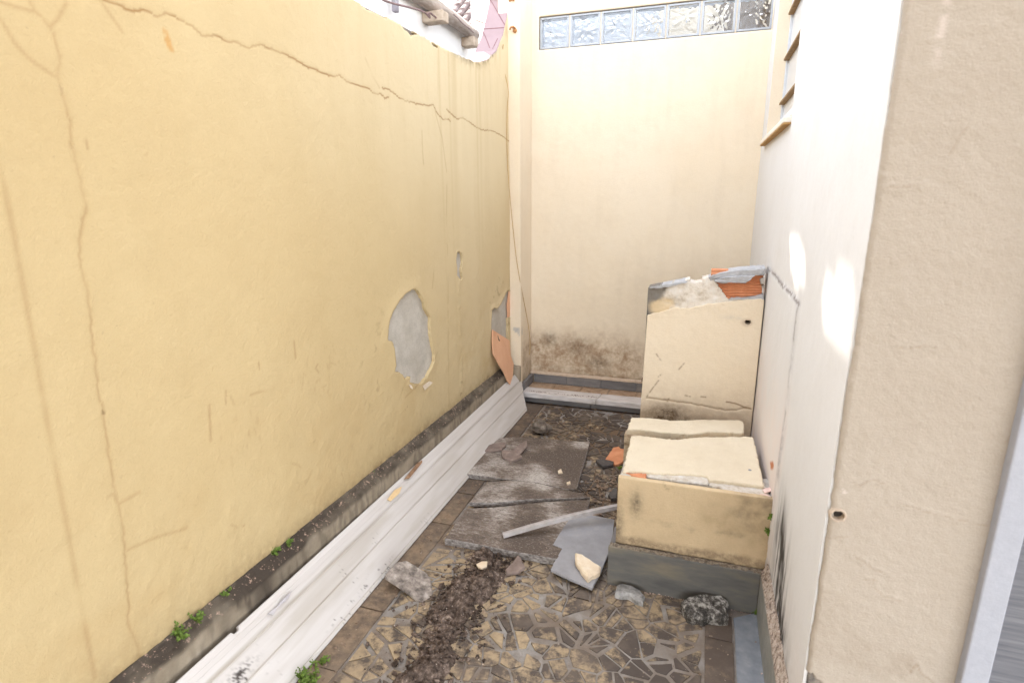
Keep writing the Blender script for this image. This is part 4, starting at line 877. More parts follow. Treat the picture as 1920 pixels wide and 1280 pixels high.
front_piece('cement_cap', [(0.0294, 1.0468), (0.0668, 1.0651), (0.1328, 1.0842), (0.1874, 1.0931), (0.2652, 1.1003), (0.2676, 1.0746), (0.2291, 1.0685), (0.1902, 1.0624), (0.135, 1.058), (0.0796, 1.0463), (0.0396, 1.0326)], YS+.004, YS+.11, CEM, 151, bulge=.004)
front_piece('cement_lump', [(0.0533, 1.0332), (0.0794, 1.0487), (0.137, 1.0604), (0.1899, 1.0647), (0.2269, 1.0684), (0.2094, 1.044), (0.1887, 1.0289), (0.1486, 1.0297), (0.1084, 1.0256), (0.0675, 1.0264)], YS-.004, YS+.06, CEM, 152, bulge=.010)
front_piece('cement_cap', [(-0.233, 0.9865), (-0.1945, 0.9983), (-0.1232, 1.0163), (-0.0719, 1.0307), (-0.0597, 1.0238), (-0.1224, 1.0038), (-0.1865, 0.986)], YS+.004, YS+.11, CEM, 153, bulge=.003)
front_piece('mortar_bed', [(0.1238, 0.9484), (0.1365, 0.9588), (0.1988, 0.9643), (0.2337, 0.9708), (0.2677, 0.982), (0.2722, 0.9583), (0.1997, 0.9546)], YS+.003, YS+.05, CEM, 154)
front_piece('mortar_lump', [(0.2463, 1.0478), (0.2608, 1.0555), (0.2678, 1.0274), (0.2528, 1.0244)], YS+.008, YS+.06, MORTAR, 155, bulge=.004)
front_piece('mortar_lump', [(0.2555, 1.0197), (0.2685, 1.0203), (0.2696, 1.0084), (0.2587, 1.0079)], YS+.010, YS+.06, MORTAR, 156, bulge=.004)

# ------------------------------------------------------------------ low masonry block with sloping top and grey skirting
YK = 1.88
block = empty('masonry_block', (.02, YK, 0), 'low ochre plastered masonry block with pale top slab and grey skirting in front', 'masonry block')
def bl_mold(u, v):
    a = .9*np.exp(-((u+.165)/.022)**2-((v-.335)/.05)**2)+.8*np.exp(-((u+.225)/.018)**2)*sstep(.40, .25, v)+sstep(.06, .27, u)*np.clip(fbm(u, v, 22, 4, 161)-.42, 0, 1)*1.9*sstep(.25, .34, v)+.7*sstep(.24, .285, u)*fbm(u, v, 9, 3, 162)
    a += .45*np.exp(-((v-.275-.02*(fbm(u, u*0, 7, 3, 163)-.5))/.010)**2)*sstep(-.16, -.02, u)*sstep(.4, .55, fbm(u, v, 12, 3, 164))
    return np.clip(a, 0, 1)
relief('front_face', TANCREAM, block, lin(-.232, .287, .006), lin(.165, .432, .006), plane_pos((0,YK,0),(1,0,0),(0,0,1),(0,-1,0)),
       lambda u, v: (fbm(u, v, 4, 3, 165)-.5)*.008+(fbm(u, v, 26, 4, 166)-.5)*.004+sstep(.27, .2, v)*(fbm(u, v, 18, 3, 167)-.45)*.008,
       {'mold': bl_mold, 'damp': lambda u, v: sstep(.5, .75, fbm(u, v, 6, 4, 168))*.5, 'soil': lambda u, v: sstep(.21, .185, v+.02*(fbm(u, v, 20, 3, 169)-.5))*.8,
        'crack': lambda u, v: .5*np.exp(-(polydist(rough_line([(-0.0726, 0.4288), (-0.0646, 0.4156), (-0.0553, 0.411)], .006, .002, 1), u, v)[0]/.003)**2)}, rim=.02)
MB().box((-.231, YK+.012, 0), (.286, 2.05, .42)).build('core', MORTAR, block)
m = MB(); m.box((-.254, 1.853, 0), (.2635, 1.868, .162), .002)
m.build('skirting_tile', simple('dark_grey_skirting', [(.3, (.092,.09,.088,1)), (.5, (.135,.13,.12,1)), (.64, (.18,.16,.125,1)), (.8, (.24,.20,.15,1))], 4, vec=(1.2,1,5), rough=.5, bscale=40, bstr=.1), block)
MB().box((-.252, 1.868, 0), (-.233, 2.0, .158), .002).build('skirting_tile', GREYTILE, block)
def fil_pos(u, v):
    zt = .161+.006*(fbm(u, u*0, 20, 3, 171)-.5); return np.stack([u, 1.857+v, zt+v*.25], -1), np.stack([u*0, u*0-.5, u*0+.85], -1)
k = Mat('rubble_fillet'); c = k.ramp(k.noise(85, 4, .75), [(.34, (.09,.07,.055,1)), (.48, (.19,.155,.12,1)), (.58, (.30,.25,.19,1)), (.70, (.22,.18,.14,1))]); FIL = k.done(c, .95, k.bump(k.noise(90, 5, .7), .8, .006))
relief('rubble_fillet', FIL, block, lin(-.25, .285, .005), lin(0, .020, .004), fil_pos, lambda u, v: (fbm(u, v, 70, 3, 172)-.5)*.009, rim=.02)
# top: pale slab, with the coat broken off along the front
SL = [(-0.2319, 2.242), (-0.1965, 2.2589), (-0.0989, 2.2559), (-0.0461, 2.2615), (0.0366, 2.3157), (0.0786, 2.329), (0.2256, 2.3812), (0.2521, 2.3783), (0.2533, 2.1768), (0.2552, 1.9532), (0.2261, 1.9517), (0.1745, 1.951), (0.1131, 1.9475), (0.0776, 1.9443), (0.0704, 1.971), (0.0231, 1.9685), (-0.0316, 1.9553), (-0.1145, 1.9374), (-0.1709, 1.9323), (-0.2202, 1.9123)]
slab_poly = rough_line(SL, .010, .003, 181, True)
PALE = plaster('slab_paint', (.745,.66,.51,1), (.70,.60,.45,1), [], tex=75, bumpd=.005, bstr=.8, grime=.34)
prism('top_slab', slab_poly, .400, .040, PALE, block, bev=.003)
k = Mat('broken_edge'); n = k.noise(34, 6, .7)
c = k.ramp(n, [(.3, (.38,.30,.22,1)), (.48, (.60,.54,.46,1)), (.7, (.70,.68,.65,1))]); BROKE = k.done(c, .95, k.bump(k.noise(95, 5, .75), .9, .006))
def edge_piece(name, pts, z, th, mat, seed): return prism(name, rough_line(pts, .008, .0035, seed, True), z, th, mat, block, bev=.004)
edge_piece('broken_edge', [(-0.2313, 1.9102), (-0.2242, 1.9432), (-0.1363, 1.9712), (-0.1305, 1.9295), (-0.1772, 1.9061), (-0.2264, 1.9032)], .412, .019, BROKE, 182)
edge_piece('brick_patch', [(-0.2129, 1.9164), (-0.1388, 1.9357), (-0.137, 1.8981), (-0.1673, 1.901)], .416, .0185, TERRA, 183)
edge_piece('broken_edge', [(-0.1326, 1.9724), (0.0781, 2.0047), (0.0744, 1.9247), (0.0066, 1.9192), (-0.0844, 1.9148), (-0.133, 1.916)], .408, .024, BROKE, 184)
edge_piece('broken_edge', [(0.0799, 2.001), (0.2635, 2.0054), (0.2713, 1.9033), (0.198, 1.9022), (0.13, 1.9071), (0.0761, 1.9213)], .406, .0215, BROKE, 185)
PINKCH = simple('pink_paint_chip', [(.3, (.62,.44,.39,1)), (.7, (.72,.55,.5,1))], 30)
for i, q in enumerate([[(0.2517, 1.9481), (0.2754, 1.9673), (0.2798, 1.9417), (0.256, 1.9189)], [(0.2386, 1.9095), (0.2588, 1.9123), (0.274, 1.8986), (0.2436, 1.8889)]]):
    tag(prism('paint_chip', q, .4285, .003, PINKCH, None, tilt=(.04, .0), bev=.0008), 'small pink paint chip at the wall corner of the block top, '+('nearer the wall' if i == 0 else 'nearest the front edge'), 'paint chip', 'pink chips on the block corner')
MB().tube([((0.2175, 2.0632)[0], (0.2175, 2.0632)[1], .4395), ((0.2175, 2.0632)[0], (0.2175, 2.0632)[1], .4415)], .006, 10).build('bolt_head', simple('grey_metal', [(.3,(.2,.2,.21,1)),(.7,(.3,.3,.31,1))], 40, rough=.5), block)

# lower broken ledge between block and stub
led = empty('broken_ledge', (-.03, 2.45, 0), 'narrow cream ledge with a ragged torn front between the block and the stub wall', 'ledge')
LT = [(-0.2566, 2.4631), (-0.1845, 2.479), (-0.1028, 2.4847), (-0.0884, 2.4761), (-0.0115, 2.5069), (0.0565, 2.5349), (0.2061, 2.5755), (0.2231, 2.5613), (0.2191, 2.448), (0.2117, 2.4278), (0.1327, 2.4147), (0.0789, 2.4036), (0.0467, 2.3756), (0.0147, 2.3538), (-0.05, 2.3451), (-0.0933, 2.3373), (-0.1819, 2.3332), (-0.205, 2.338), (-0.2597, 2.3207)]
prism('ledge_top', rough_line(LT, .012, .003, 191, True), .405, .030, PALE, led, bev=.004)
k = Mat('torn_masonry'); c = k.ramp(k.noise(30, 6, .7), [(.3, (.28,.20,.13,1)), (.5, (.50,.39,.27,1)), (.72, (.64,.53,.40,1))]); TORN = k.done(c, .95, k.bump(k.noise(60, 5, .7), .9, .008))
yl = (-0.0933, 2.3373)[1]
relief('torn_face', TORN, led, lin(-.268, .215, .007), lin(0, .41, .007), plane_pos((0,yl+.006,0),(1,.10,0),(0,0,1),(0,-1,0)),
       lambda u, v: (np.abs(fbm(u, v*2.2, 12, 4, 192)-.5)*.05-.01)*sstep(.3, .36, v)+(fbm(u, v, 30, 3, 193)-.5)*.006, rim=.05)
MB().box((-.262, yl+.045, 0), (.21, yl+.12, .404)).build('core', TORN, led)

# porch roof added behind the viewpoint to darken the near walls
shade = empty('shade_roof', (0, -1.5, 2.62), 'concrete porch roof added behind and above the viewpoint to darken the near walls', 'roof')
MB().box((-1.40, -4.0, 2.62), (3.0, .30, 2.74)).build('roof_slab', CONCRETE, shade)
MB().box((2.8, -4.0, 0), (3.0, -3.8, 2.62)).box((2.8, .05, 0), (3.0, .25, 2.62)).build('post', CONCRETE, shade)

# ------------------------------------------------------------------ long white plank leaning on the plinth
plank = empty('plank', (-1.1, 2.0, 0), 'long ribbed white plastic plank leaning on the plinth of the yellow wall', 'plank')
k = Mat('plank_plastic'); n = k.noise(6, 5, .6, k.vec((6, .35, 6)))
c = k.mix(k.ramp(n, [(.35, 0), (.75, .75)]), (.585,.55,.525,1), (.49,.445,.41,1))
c = k.mix(k.attr('scum'), c, (.40,.355,.30,1)); c = k.mix(k.attr('spots'), c, (.045,.035,.03,1))
PLANK = k.done(c, .5, k.bump(k.noise(40, 4, .6, k.vec((8, .6, 8))), .15, .002), .4)
WID = .247
PROF = [(0, -.012), (.001, 0), (.006, .003), (.018, .004), (.020, .0025), (.022, .004), (.034, .0045), (.036, .003), (.038, .0045), (.050, .0045), (.056, .002), (.061, -.002), (.0635, -.002), (.065, .0018), (.0685, .0018), (.070, -.0005),
        (.080, -.0005), (.131, .0), (.133, -.003), (.135, -.003), (.1365, .0016), (.140, .0016), (.1415, 0), (.195, 0), (.229, .001), (.231, -.002), (.234, .0005), (.243, .0), (.247, -.004), (.247, -.014)]
def plank_frame(y):
    t = (y-.4)/3.4
    lo = np.array([-1.052-.010*math.sin(t*3.1+.3), y, .012]); hi = np.array([-1.199+.014*max(0, t-.45), y, .208-.012*math.sin(t*2.6)])
    return lo, hi
pu = []; 
for i in range(len(PROF)-1):
    kseg = max(1, int(abs(PROF[i+1][0]-PROF[i][0])/.006)); pu += [PROF[i][0]+(PROF[i+1][0]-PROF[i][0])*j/kseg for j in range(kseg)]
pu = sorted(set(pu+[q[0] for q in PROF])); pu = np.array(pu)
ys = lin(.35, 3.72, .005); GY, GS = np.meshgrid(ys, pu, indexing='ij')
lo = np.stack([-1.052-.010*np.sin((GY-.4)/3.4*3.1+.3), GY, GY*0+.012], -1)
tt = (GY-.4)/3.4
hi = np.stack([-1.210+.014*np.maximum(0, tt-.45)*2, GY, .208-.012*np.sin(tt*2.6)], -1)
dirv = lo-hi; L_ = np.linalg.norm(dirv[..., [0, 2]], axis=-1, keepdims=True); dirv = dirv/L_
nrm = np.stack([-dirv[..., 2], GY*0, dirv[..., 0]], -1)
s0 = GS/WID*L_[..., 0]
hp = .6*np.interp(GS, [q[0] for q in PROF[1:-1]], [q[1] for q in PROF[1:-1]])
hp = hp+(fbm(GY, GS, 3, 3, 201)-.5)*.004
endcut = 3.455+.26*(1-GS/WID)-.03*np.exp(-((GS-.03)/.03)**2)+.012*(fbm(GS, GS*0, 60, 2, 202)-.5)
endcut = np.where(GS > .13, endcut-.02, endcut)
Y2 = np.minimum(GY, endcut)
# the frames above vary slowly along y so clamping y at the cut keeps the section square
notch = (np.exp(-((GY-1.06)/.012)**8))*(GS < .012)
pts = hi+dirv*(s0+.010*notch)[..., None]+nrm*hp[..., None]; pts[..., 1] = Y2
nu, nv = GY.shape; I = np.arange(nu*nv).reshape(nu, nv); F = np.stack([I[:-1,:-1], I[:-1,1:], I[1:,1:], I[1:,:-1]], -1).reshape(-1, 4)
keepf = (Y2.ravel()[F].max(1)-Y2.ravel()[F].min(1)) > 1e-5; F = F[keepf]
e = np.concatenate([F[:, [i, (i+1) % 4]] for i in range(4)]); ks = np.sort(e, 1); kk = ks[:, 0].astype(np.int64)*nu*nv+ks[:, 1]; _, inv, cnt = np.unique(kk, return_inverse=True, return_counts=True)
be = e[cnt[inv] == 1]; P0_ = pts.reshape(-1, 3); back_pts = P0_-nrm.reshape(-1, 3)*.012
Fb = F[:, ::-1]+nu*nv; Rm = np.stack([be[:, 1], be[:, 0], be[:, 0]+nu*nv, be[:, 1]+nu*nv], -1)
yy = GY.ravel(); ss = GS.ravel()
spots = np.clip(sstep(.72, .76, fbm(yy, ss, 210, 3, 203))*sstep(.50, .68, fbm(yy, ss, 6, 3, 204))*(ss > .07)*sstep(2.2, 1.2, yy)*1.0*sstep(.35, .6, fbm(yy, ss, 18, 3, 209))
        +np.exp(-((yy-1.00)/.05)**2-((ss-.105)/.016)**2)*sstep(.5, .6, fbm(yy, ss, 170, 3, 205))+sstep(.64, .72, fbm(yy, ss, 150, 3, 206))*(ss > .205)*sstep(2.3, 1.7, yy)*.7*sstep(.4, .6, fbm(yy, ss, 9, 3, 211))+0, 0, 1)
scum = np.clip(sstep(.45, .7, fbm(yy*.3, ss*2, 10, 4, 208))*(ss > .055)*(.30+.5*sstep(2.4, 1.0, yy)*fbm(yy, ss*3, 5, 4, 210))+np.exp(-((ss-.134)/.0022)**2)*.7+np.exp(-((ss-.062)/.0022)**2)*.6+np.exp(-((ss-.232)/.002)**2)*.9, 0, 1)*(ss > .053)
o = mesh('plank_body', np.concatenate([P0_, back_pts]), np.concatenate([F, Fb, Rm]), PLANK, plank, False, {'spots': np.concatenate([spots, spots*0]), 'scum': np.concatenate([scum, scum])})
def on_plank(y, s, h=.004):
    t = (y-.4)/3.4; lo = np.array([-1.052-.010*math.sin(t*3.1+.3), y, .012]); hi = np.array([-1.210+.028*max(0, t-.45), y, .208-.012*math.sin(t*2.6)])
    d = lo-hi; L = math.hypot(d[0], d[2]); d = d/L; n = np.array([-d[2], 0, d[0]]); return hi+d*(s*L/WID)+n*h, d, n
def plank_chip(name, pts, h, th, mat, label, cat):
    P = [on_plank(y, s, h+l) for y, s, l in pts]; n = len(P)
    v = [p[0] for p in P]+[p[0]+p[2]*th for p in P]
    return tag(mesh(name, v, [tuple(range(n))[::-1], tuple(range(n, 2*n))]+[(i, (i+1) % n, n+(i+1) % n, n+i) for i in range(n)], mat), label, cat)
OLDWOOD = simple('splintered_wood', [(.3, (.16,.085,.05,1)), (.7, (.36,.22,.13,1))], 30)
plank_chip('wood_chip', [(2.03, .012, 0), (2.06, .026, 0), (2.20, .012, 0), (2.21, .002, 0), (2.17, -.003, 0)], .006, .006, OLDWOOD, 'splintered brown wood chip lying on the upper edge of the white plank', 'wood chip')
plank_chip('paint_chip', [(1.87, .028, 0), (1.88, .044, 0), (1.95, .045, .002), (1.99, .030, .001), (1.94, .020, 0)], .006, .003, simple('yellow_chip', [(.3,(.66,.46,.24,1)),(.7,(.74,.56,.32,1))],30), 'pale yellow paint chip lying on the white plank below the wood chip', 'paint chip')
GREYCH = simple('grey_flake', [(.3, (.36,.33,.34,1)), (.7, (.55,.52,.53,1))], 30)
plank_chip('paint_flake', [(1.16, .032, 0), (1.17, .046, .004), (1.20, .040, 0), (1.24, .042, .006), (1.27, .032, .002), (1.22, .030, .005), (1.20, .036, 0)], .006, .003, GREYCH, 'curled grey paint flake on the near part of the white plank', 'paint flake')

# ------------------------------------------------------------------ slabs lying in the yard
k = Mat('weathered_slab'); n = k.noise(5.5, 5, .6); n2 = k.noise(26, 6, .75, k.vec((1, 2.2, 1)))
s = k.math('ADD', k.math('ADD', k.math('MULTIPLY', k.noise(2.6, 2, .5), 1.3), -.17), k.math('ADD', k.math('MULTIPLY', k.math('SUBTRACT', n, .5), .5), k.math('MULTIPLY', k.math('SUBTRACT', n2, .5), .45)))
def dist(p, r0, r1):
    q = k.n.new('ShaderNodeVectorMath'); q.operation = 'DISTANCE'; k.l.new(k.pos, q.inputs[0]); q.inputs[1].default_value = p; return k.ramp(q.outputs['Value'], [(r0, 1), (r1, 0)])
dust = k.math('ADD', dist((-.82, 2.03, .03), .05, .24), k.math('MULTIPLY', dist((-.74, 2.52, .03), .02, .16), .8))
s = k.math('ADD', k.math('SUBTRACT', s, .06), k.math('MULTIPLY', dust, .17))
c = k.ramp(s, [(.36, (.115,.086,.068,1)), (.46, (.19,.148,.12,1)), (.53, (.34,.295,.26,1)), (.64, (.52,.475,.435,1))])
n3 = k.noise(70, 6, .8, k.vec((1, 2.6, 1)))
c = k.mix(k.ramp(n3, [(.50, 0), (.58, .75)]), c, (.10,.082,.07,1)); c = k.mix(k.ramp(k.noise(95, 5, .8, k.vec((1, 2.2, 1))), [(.56, 0), (.66, .55)]), c, (.56,.52,.485,1))
SLAB = k.done(c, .85, k.bump(k.noise(120, 5, .75), .7, .004))
SLABEDGE = simple('slab_edge', [(.35, (.10,.085,.075,1)), (.5, (.24,.215,.20,1)), (.66, (.38,.35,.33,1))], 60, vec=(1,1,2), bscale=90, bstr=.8)
REAR = [(-1.0661, 2.9141), (-0.9858, 2.9718), (-0.9201, 2.9845), (-0.7797, 2.9969), (-0.6435, 3.0164), (-0.546, 3.0317), (-0.5333, 2.8726), (-0.5026, 2.466), (-0.5581, 2.4537), (-0.6979, 2.4705), (-0.8323, 2.4622), (-1.0335, 2.4514), (-1.1762, 2.4426), (-1.097, 2.6934)]
FU = [(-0.937, 2.3977), (-0.8401, 2.4518), (-0.7217, 2.4665), (-0.5504, 2.4431), (-0.4717, 2.4306), (-0.4252, 2.4037), (-0.532, 2.3541), (-0.6107, 2.3288), (-0.7185, 2.279), (-0.7789, 2.2396), (-0.862, 2.2005), (-0.9453, 2.1762)]
FL_ = [(-0.9425, 2.138), (-0.8512, 2.1721), (-0.7697, 2.2129), (-0.71, 2.2517), (-0.6045, 2.3055), (-0.5287, 2.3399), (-0.4215, 2.3844), (-0.4143, 2.2837), (-0.4217, 2.1336), (-0.441, 1.9679), (-0.4592, 1.9), (-0.5536, 1.8947), (-0.6873, 1.8922), (-0.8272, 1.893), (-0.9362, 1.8895)]
tag(prism('stone_slab', REAR, .006, .024, SLAB, None, jit=.002, step=.03, bev=.002, seed=1, side=SLABEDGE), 'brown stained rear slab with broken tiles lying on it, half under the white plank', 'slab')
tag(prism('stone_slab', FU, .014, .022, SLAB, None, tilt=(0, -.03), jit=.002, step=.02, bev=.002, seed=2, side=SLABEDGE), 'upper piece of the cracked grey slab, behind the long crack', 'slab')
tag(prism('stone_slab', FL_, .004, .030, SLAB, None, jit=.0018, step=.025, bev=.002, seed=3, side=SLABEDGE), 'lower and larger piece of the cracked grey slab, under the white batten', 'slab')
DARKTILE = simple('brown_broken_tile', [(.3, (.16,.12,.10,1)), (.55, (.25,.19,.165,1)), (.75, (.36,.29,.25,1))], 20)
SLATE = simple('blue_grey_slate', [(.3, (.25,.245,.255,1)), (.55, (.315,.31,.325,1)), (.75, (.40,.385,.38,1))], 9, rough=.7, bscale=80, bstr=.15)
ST = [(-0.4713, 2.1675), (-0.4058, 2.2287), (-0.2827, 2.2238), (-0.2738, 2.1055), (-0.2707, 2.0031), (-0.2812, 1.8907), (-0.2977, 1.7826), (-0.3785, 1.8067), (-0.4666, 1.8375), (-0.4614, 1.9088), (-0.4546, 1.9697), (-0.4765, 1.9777), (-0.4957, 1.983), (-0.4853, 2.0778)]
tag(prism('slate_tile', ST, .028, .011, SLATE, None, jit=.0012, step=.03, bev=.001, tilt=(0, .055), seed=4), 'flat blue-grey slate tile with a notched side, propped on the slab', 'tile')
PCH = [(-0.3906, 1.9164), (-0.3615, 1.9187), (-0.3198, 1.8973), (-0.2817, 1.8791), (-0.2812, 1.8527), (-0.3177, 1.8023), (-0.3483, 1.8343), (-0.3768, 1.872)]
PLCH = simple('plaster_chunk_face', [(.3, (.60,.47,.34,1)), (.55, (.74,.61,.45,1)), (.75, (.80,.72,.60,1))], 25, bscale=70, bstr=.7)
tag(prism('plaster_chunk', PCH, .036, .022, PLCH, None, jit=.002, step=.012, bev=.006, tilt=(-.05, .12), seed=5), 'pale plaster chunk lying on the notched slate tile', 'plaster chunk')
# white batten
a = np.array((-0.7076, 1.9697, 0.046)); b = np.array((-0.2821, 2.233, 0.104)); d = (b-a); a2 = a; b2 = b+d*.10
dn = Vector(d).normalized(); sd = Vector((0, 0, 1)).cross(dn).normalized(); upv = dn.cross(sd)
SEC = [(-.011, -.009), (.011, -.009), (.011, .006), (.006, .006), (.005, .003), (0, .003), (-.001, .009), (-.011, .009)]
m = MB(); nseg = 10; v = []; f = []
for i in range(nseg+1):
    t = i/nseg; p = Vector(a2)*(1-t)+Vector(b2)*t+Vector((0, 0, .010*math.sin(t*math.pi)))
    v += [p+sd*q[0]+upv*q[1] for q in SEC]
ns = len(SEC)
for i in range(nseg):
    for j in range(ns): f.append((i*ns+j, i*ns+(j+1) % ns, (i+1)*ns+(j+1) % ns, (i+1)*ns+j))
f += [tuple(range(ns))[::-1], tuple(nseg*ns+j for j in range(ns))]
k = Mat('batten_paint'); n = k.noise(30, 5, .6); BAT = k.done(k.ramp(n, [(.3, (.38,.34,.32,1)), (.6, (.49,.455,.45,1)), (.8, (.56,.53,.53,1))]), .5, k.bump(k.noise(90, 4), .15, .002))
tag(mesh('batten', v, f, BAT), 'thin grooved white batten lying across the cracked slab against the block', 'batten')
OCHRE = simple('ochre_chip', [(.3, (.50,.28,.14,1)), (.7, (.66,.46,.28,1))], 30)

# loose broken pieces, each its own thing
def piece(name, poly, z, th, mat, label, cat, tilt=(0, 0), seed=0, jit=.0015, bev=.0015): return tag(prism(name, poly, z, th, mat, None, jit=jit, step=.015, bev=bev, tilt=tilt, seed=seed), label, cat)
piece('tile_shard', [(-1.1016, 2.7714), (-1.0625, 2.814), (-1.0154, 2.8366), (-0.985, 2.8235), (-0.9876, 2.7489), (-1.0307, 2.728), (-1.0899, 2.7164)], .034, .010, DARKTILE, 'dark tile shard against the plank, left of the pair on the rear slab', 'tile shard', (.1, .05), 1)
piece('tile_shard', [(-0.9545, 2.7442), (-0.9059, 2.8257), (-0.8748, 2.8581), (-0.8574, 2.8114), (-0.8792, 2.7325), (-0.9282, 2.7311)], .040, .009, DARKTILE, 'brown tile shard propped on another shard on the rear slab', 'tile shard', (.12, .25), 2)
piece('tile_shard', [(-0.9882, 2.7415), (-0.9413, 2.7421), (-0.8707, 2.7153), (-0.8517, 2.6939), (-0.8919, 2.6408), (-0.9329, 2.6545), (-0.9608, 2.6729)], .031, .016, DARKTILE, 'pale-edged tile shard lowest of the three on the rear slab', 'tile shard', (.05, .1), 3)
piece('slab_fragment', [(-1.0299, 1.5703), (-1.0289, 1.5993), (-1.0224, 1.6476), (-0.9973, 1.6726), (-0.9486, 1.6715), (-0.9083, 1.6678), (-0.8817, 1.6502), (-0.8545, 1.6084), (-0.8445, 1.575), (-0.8451, 1.5424), (-0.9169, 1.5576), (-0.9761, 1.5659)], .020, .013, simple('mouldy_tile', [(.36,(.12,.10,.088,1)),(.5,(.26,.22,.19,1)),(.66,(.44,.385,.34,1))],30), 'rounded mottled slab fragment tilted against the near side of the white plank', 'slab fragment', (-.35, .15), 4, bev=.003)
piece('tile_shard', [(-0.6365, 1.7974), (-0.6165, 1.8488), (-0.6139, 1.8747), (-0.6017, 1.8714), (-0.5659, 1.827), (-0.5855, 1.8003), (-0.6263, 1.7804)], .012, .012, DARKTILE, 'small brown tile shard on the floor in front of the cracked slab', 'tile shard', (0, .2), 5)
piece('terracotta_shard', [(-0.4307, 2.8427), (-0.4002, 2.9652), (-0.3727, 2.9812), (-0.324, 2.9042), (-0.3186, 2.8852), (-0.3562, 2.826)], .016, .012, TERRA, 'larger orange terracotta shard beside the masonry block', 'terracotta shard', (0, .25), 6)
piece('terracotta_shard', [(-0.3735, 3.0108), (-0.3285, 3.0103), (-0.3171, 2.9212), (-0.3226, 2.9194)], .010, .010, TERRA, 'narrow orange terracotta shard tucked between the larger shard and the block', 'terracotta shard', (0, .1), 7)
piece('terracotta_shard', [(-0.3815, 2.8471), (-0.3604, 2.8606), (-0.354, 2.8359), (-0.3676, 2.8119)], .006, .008, TERRA, 'tiny orange terracotta crumb below the larger shard', 'terracotta shard', (0, 0), 8, .0008, .001)
piece('slate_fragment', [(-0.4729, 2.8208), (-0.4531, 2.8406), (-0.4096, 2.841), (-0.3764, 2.8315), (-0.3798, 2.7975), (-0.4264, 2.7697), (-0.447, 2.7892)], .009, .014, simple('charcoal_stone', [(.3,(.055,.048,.046,1)),(.7,(.12,.105,.10,1))],30), 'charcoal slate fragment on the floor below the orange shard', 'slate fragment', (0, .1), 9)
piece('slate_fragment', [(-0.3503, 2.4733), (-0.3362, 2.5313), (-0.3212, 2.5526), (-0.3077, 2.4608), (-0.331, 2.4482)], .009, .016, simple('charcoal_stone_two', [(.3,(.06,.055,.052,1)),(.7,(.14,.125,.115,1))],30), 'charcoal slate fragment against the left side of the masonry block', 'slate fragment', (0, .1), 10)
piece('plaster_chip', [(-0.751, 1.7799), (-0.7361, 1.7987), (-0.7131, 1.8026), (-0.7044, 1.7742), (-0.7204, 1.7588), (-0.7358, 1.7641)], .024, .007, PLCH, 'pale cream plaster chip lying on the dark soil heap', 'plaster chip', (.1, .1), 11, .001)
piece('plaster_chip', [(-0.6328, 2.614), (-0.6213, 2.6364), (-0.6051, 2.6044), (-0.6246, 2.5921)], .031, .007, PLCH, 'pale plaster crumb near the middle of the rear slab', 'plaster chip', (0, .1), 12, .0008, .001)
piece('plaster_chip', [(-0.5624, 2.506), (-0.5472, 2.5223), (-0.5399, 2.5019), (-0.5537, 2.4918)], .031, .007, PLCH, 'pale plaster crumb near the front corner of the rear slab', 'plaster chip', (0, .1), 13, .0008, .001)

def rockmat(name, stops, scale): return simple(name, stops, scale, bscale=scale*3, bstr=.9, bdist=.008)
def rock(name, c, size, mat, label, seed, n=18, rough=.34, rot=0):
    bm = chunk_geo((0, 0, 0), size, seed, n, sub=4, rough=rough); bm.transform(Matrix.Translation((c[0], c[1], c[2])) @ Matrix.Rotation(rot, 4, 'Z'))
    b = MB().bm(bm); return tag(mesh(name, b.v, b.f, mat, None, True), label, 'rock')
rock('stone', (-0.869, 3.1307, 0.002), (.15, .13, .095), rockmat('brown_stone', [(.35, (.10,.08,.065,1)), (.55, (.19,.155,.125,1)), (.7, (.32,.27,.22,1))], 30), 'roundish dark brown stone at the back of the yard near the ledge', 3, 26, .10)
k = Mat('lichen_stone'); n = k.noise(30, 6, .75); c = k.ramp(n, [(.40, (.030,.028,.026,1)), (.50, (.10,.09,.08,1)), (.57, (.36,.34,.31,1)), (.68, (.52,.50,.47,1))])
LICH = k.done(c, .95, k.bump(k.noise(90, 5, .7), .9, .006))
piece('stone', [(0.0119, 1.7938), (0.036, 1.8245), (0.0895, 1.8506), (0.1466, 1.8575), (0.1672, 1.8385), (0.1683, 1.7628), (0.1411, 1.7539), (0.056, 1.7315), (0.0387, 1.7365)], .004, .042, LICH, 'dark stone blotched with pale lichen at the foot of the grey skirting', 'rock', (0, .12), 15, .003, .010)
GREYR = rockmat('grey_mortar_lump', [(.35, (.16,.155,.15,1)), (.52, (.32,.31,.30,1)), (.7, (.52,.51,.5,1))], 26)
piece('mortar_chunk', [(-0.2147, 1.7867), (-0.2133, 1.8298), (-0.1936, 1.8424), (-0.1626, 1.8431), (-0.13, 1.8262), (-0.1106, 1.8026), (-0.1128, 1.77), (-0.1394, 1.7757), (-0.1679, 1.7929), (-0.193, 1.7818)], .003, .024, GREYR, 'curved grey mortar chunk against the left end of the grey skirting', 'mortar chunk', (0, .1), 16, .003, .007)

